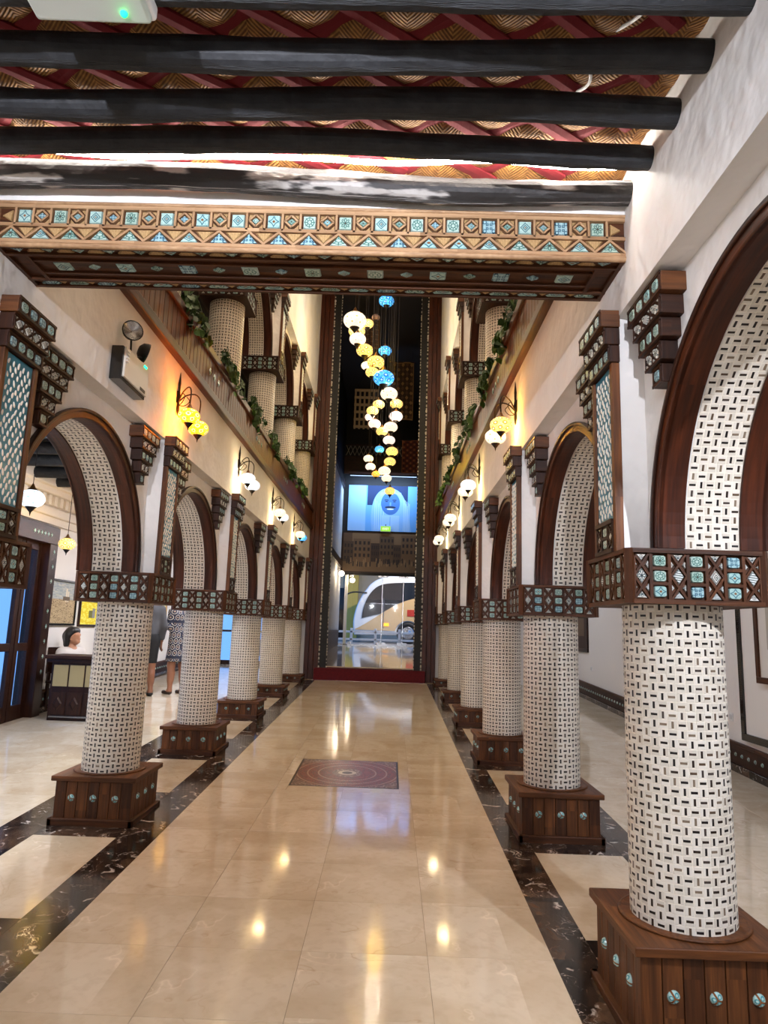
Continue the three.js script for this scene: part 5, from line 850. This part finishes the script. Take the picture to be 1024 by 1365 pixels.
function standing(o) {
  const y = floorY(-o.z), h = o.h, sh = h * .815, hip = h * .52, knee = h * .285;
  const torso = [[[0, hip, 0], .125, [0, h * .62, 0], .112, [1.25, 1, .85]], [[0, h * .62, 0], .112, [0, sh - .07, 0], .135, [1.25, 1, .8]]], shd = [[[-.15, sh - .005, 0], .055, [.15, sh - .005, 0], .055]];
  const arms = o.arms(sh, h), legs = []; for (const q of [-1, 1]) { legs.push([[q * .09, hip - .02, 0], .088, [q * .095, knee, .01 + q * o.stride], .056], [[q * .095, knee, .01 + q * o.stride], .056, [q * .1, .08, -.015 + q * o.stride * 1.6], .036], [[q * .095, knee * .72, -.022 + q * o.stride * 1.2], .05, [q * .097, knee * .5, -.018 + q * o.stride * 1.4], .042], [[q * .1, .04, -.02 + q * o.stride * 1.6], .034, [q * .11, .028, .13 + q * o.stride * 1.6], .028]); }
  const grow = (b, e) => b.map(q => [q[0], q[1] + e, q[2], q[3] + e, q[4]]);
  return { y, h, sh, hip, knee, torso, shd, arms, legs, grow, base: [...torso, ...shd, ...arms, ...legs, [[0, sh, 0], .055, [0, h * .88, .01], .05]], c: [0, h / 2 - .02, 0], half: h * .52, headc: [0, h - .115, .012] };
}
{ // man in grey shirt and black shorts
  const q = standing({ z: -11.5, h: 1.74, stride: .03, arms: (sh) => [[[-.19, sh - .01, 0], .05, [-.25, sh - .29, -.02], .042], [[-.25, sh - .29, -.02], .042, [-.24, sh - .54, .05], .03], [[.19, sh - .01, 0], .05, [.26, sh - .29, -.02], .042], [[.26, sh - .29, -.02], .042, [.27, sh - .54, .05], .03]] });
  person({ label: 'standing man in grey shirt and black shorts behind the mosaic column', pos: [-4.0, q.y, -11.5], turn: -2.6 + Math.PI * 0, skin: '#8a5c44', c: q.c, half: q.half, bones: q.base, head: { c: q.headc, yaw: 0 }, hands: [[[-.24, q.sh - .56, .055], [0, -1, .12], [.1, 0, 1]], [[.27, q.sh - .56, .055], [0, -1, .12], [-.1, 0, 1]]], hair: crop,
    clothes: [{ name: 'shirt', label: 'grey shirt', bones: [...q.grow(q.torso, .016), ...q.grow(q.shd, .014), ...q.grow(q.arms, .013)], cut: (x, y) => Math.max(q.hip - .08 - y, y - (q.sh + .05), Math.abs(x) > .16 ? (q.sh - .52) - y : -1), mat: S({ color: '#4c4c50', roughness: .85 }) }, { name: 'shorts', bones: q.grow([q.torso[0], ...q.legs.filter((b, i) => i % 4 === 0)], .026), cut: (x, y) => Math.max(q.knee + .03 - y, y - (q.hip + .1)), mat: S({ color: '#131315', roughness: .8 }) }, { name: 'shoes', bones: q.grow(q.legs.filter((b, i) => i % 4 === 3), .014), k: .012, cut: (x, y) => -y, mat: S({ color: '#101012', roughness: .6 }) }] });
}
{ // woman in patterned dress
  const q = standing({ z: -11.8, h: 1.68, stride: .02, arms: (sh) => [[[-.17, sh - .01, 0], .045, [-.21, sh - .26, .02], .038], [[-.21, sh - .26, .02], .038, [-.08, sh - .22, .22], .028], [[.17, sh - .01, 0], .045, [.21, sh - .26, .02], .038], [[.21, sh - .26, .02], .038, [.08, sh - .20, .22], .028]] });
  const dress = ctex(256, 256, g => { g.fillStyle = '#2a2f42'; g.fillRect(0, 0, 256, 256); for (let i = 0; i < 6; i++) for (let j = 0; j < 6; j++) { const x = i * 43 + (j % 2) * 21, y = j * 43; g.strokeStyle = '#d8cfc0'; g.lineWidth = 4; g.beginPath(); g.ellipse(x, y, 15, 18, .3, 0, 7); g.stroke(); g.fillStyle = '#b89c86'; g.beginPath(); g.arc(x, y, 6, 0, 7); g.fill(); g.fillStyle = '#8a8fa8'; g.fillRect(x + 17, y + 12, 7, 7); } }); dress.repeat.set(1.7, 1.7);
  const flare = [[[0, q.hip + .05, 0], .15, [0, q.knee + .04, 0], .2, [1.1, 1, .85]]];
  person({ label: 'standing woman in navy and beige patterned knee length dress', pos: [-3.58, q.y, -11.85], turn: Math.PI + .9, skin: '#a06e54', c: q.c, half: q.half, bones: q.base, head: { c: q.headc, yaw: 0 }, hands: [[[-.065, q.sh - .215, .24], [.7, .2, .6], [0, 1, .1]], [[.065, q.sh - .195, .24], [-.7, .2, .6], [0, 1, .1]]], hair: bob,
    clothes: [{ name: 'dress', label: 'navy and beige patterned dress', bones: [...q.grow(q.torso, .016), ...q.grow(q.shd, .014), ...q.grow(q.arms.filter((b, i) => i % 2 === 0), .016), ...flare], cut: (x, y) => Math.max(q.knee + .06 - y, y - (q.sh + .045)), mat: S({ map: dress, roughness: .8 }) }, { name: 'shoes', bones: q.grow(q.legs.filter((b, i) => i % 4 === 3), .010), k: .012, cut: (x, y) => Math.max(-y, y - .06), mat: S({ color: '#3a2a24', roughness: .6 }) }] });
}

// ------------------------------------------------------------------ added ceiling lights, all out of view
panelLight('hall_fill_panel', 'unseen ceiling panel added to light the hall before the cross beam', NX, 3.36, -.35, 1.9, .5, LIGHT.nave, '#eaf0ff', 'ceiling lights over the entry'); panelLight('hall_fill_panel', 'unseen ceiling panel added to light the hall before the cross beam', NX, 3.36, 1.4, 1.9, .5, LIGHT.nave, '#eaf0ff', 'ceiling lights over the entry');  // unseen panels added to light the entry
for (const d of [1.2, 4.6, 8.1, 11.6, 14.8]) panelLight('aisle_fill_strip', 'unseen strip light added to brighten the reception aisle', mir(XA + .14), 3.47, -d, .16, 1.6, LIGHT.aisleL, '#f2f4ff', 'added lights of the reception aisle');  // unseen strips added to brighten the reception aisle
for (const d of [.2, 4.6, 8.8, 12.8]) panelLight('aisle_fill_strip', 'unseen strip light added to brighten the blank aisle', XA + .14, 3.47, -d, .16, 1.6, LIGHT.aisleR, '#ecf0ff', 'added lights of the blank aisle');  // unseen strips added to brighten the blank aisle
for (const d of [4.8, 7.2, 9.6]) panelLight('atrium_fill_panel', 'unseen panel added to light the atrium from its roof', NX, 9.42, -d, 1.6, 1.6, LIGHT.atrium, '#ffe2c4', 'added atrium lights');  // unseen panels added as soft top light for the atrium
for (const d of [5.5, 8, 10.5, 13]) for (const sd of SIDES) panelLight('gallery_fill_strip', `unseen strip light added in the gallery above the ${rowName(sd)}`, mx(sd, XA + .11), 6.92, -d, .14, 1.4, LIGHT.gallery, '#ffedd6', `added gallery lights above the ${rowName(sd)}`);  // strips added to light the galleries, hidden behind the arcade walls

// behind viewer: two spotlights added to brighten the beam, one on the nearest column
for (const [x, y, z, tx, ty, tz, cd, ang, lab] of [[-1.25, 3.1, .35, -.9, 3.25, -2.8, 26, .5, 'added unseen spotlight brightening the cross beam, reception side'], [.35, 3.1, .35, .1, 3.25, -2.8, 26, .5, 'added unseen spotlight brightening the cross beam, blank aisle side'], [1.95, 3.28, -.75, 1.25, 1.2, -3.05, 19, .55, 'small black ceiling spotlight turned to the nearest mosaic column']]) {
  const t = thing('ceiling_spotlight', lab, 'spotlight', [x, y, z]), dir = new THREE.Vector3(tx - x, ty - y, tz - z).normalize(), q = new THREE.Quaternion().setFromUnitVectors(new THREE.Vector3(0, 0, 1), dir);
  const hd = mesh('head', lathe([[0, -.1], [.03, -.1], [.042, -.08], [.045, .03], [.04, .03], [.036, .0]], 18).rotateX(Math.PI / 2), M.black, t); hd.quaternion.copy(q);
  const ln = mesh('lens', new THREE.CircleGeometry(.036, 18).translate(0, 0, .012), S({ color: '#ffffff', emissive: '#f4f6ff', emissiveIntensity: 3 }), hd); mesh('stem', cyl(.009, .009, 3.43 - y, 0, (3.43 - y) / 2 + .02, 0, 8), M.black, t);
  const l = new THREE.SpotLight('#f0f3ff', cd, 0, ang, .6); l.position.copy(dir.clone().multiplyScalar(.06)); l.target.position.copy(dir.clone().multiplyScalar(2)); l.castShadow = true; l.shadow.radius = 1.5; t.add(l, l.target);
}

renderer.render(scene, camera);
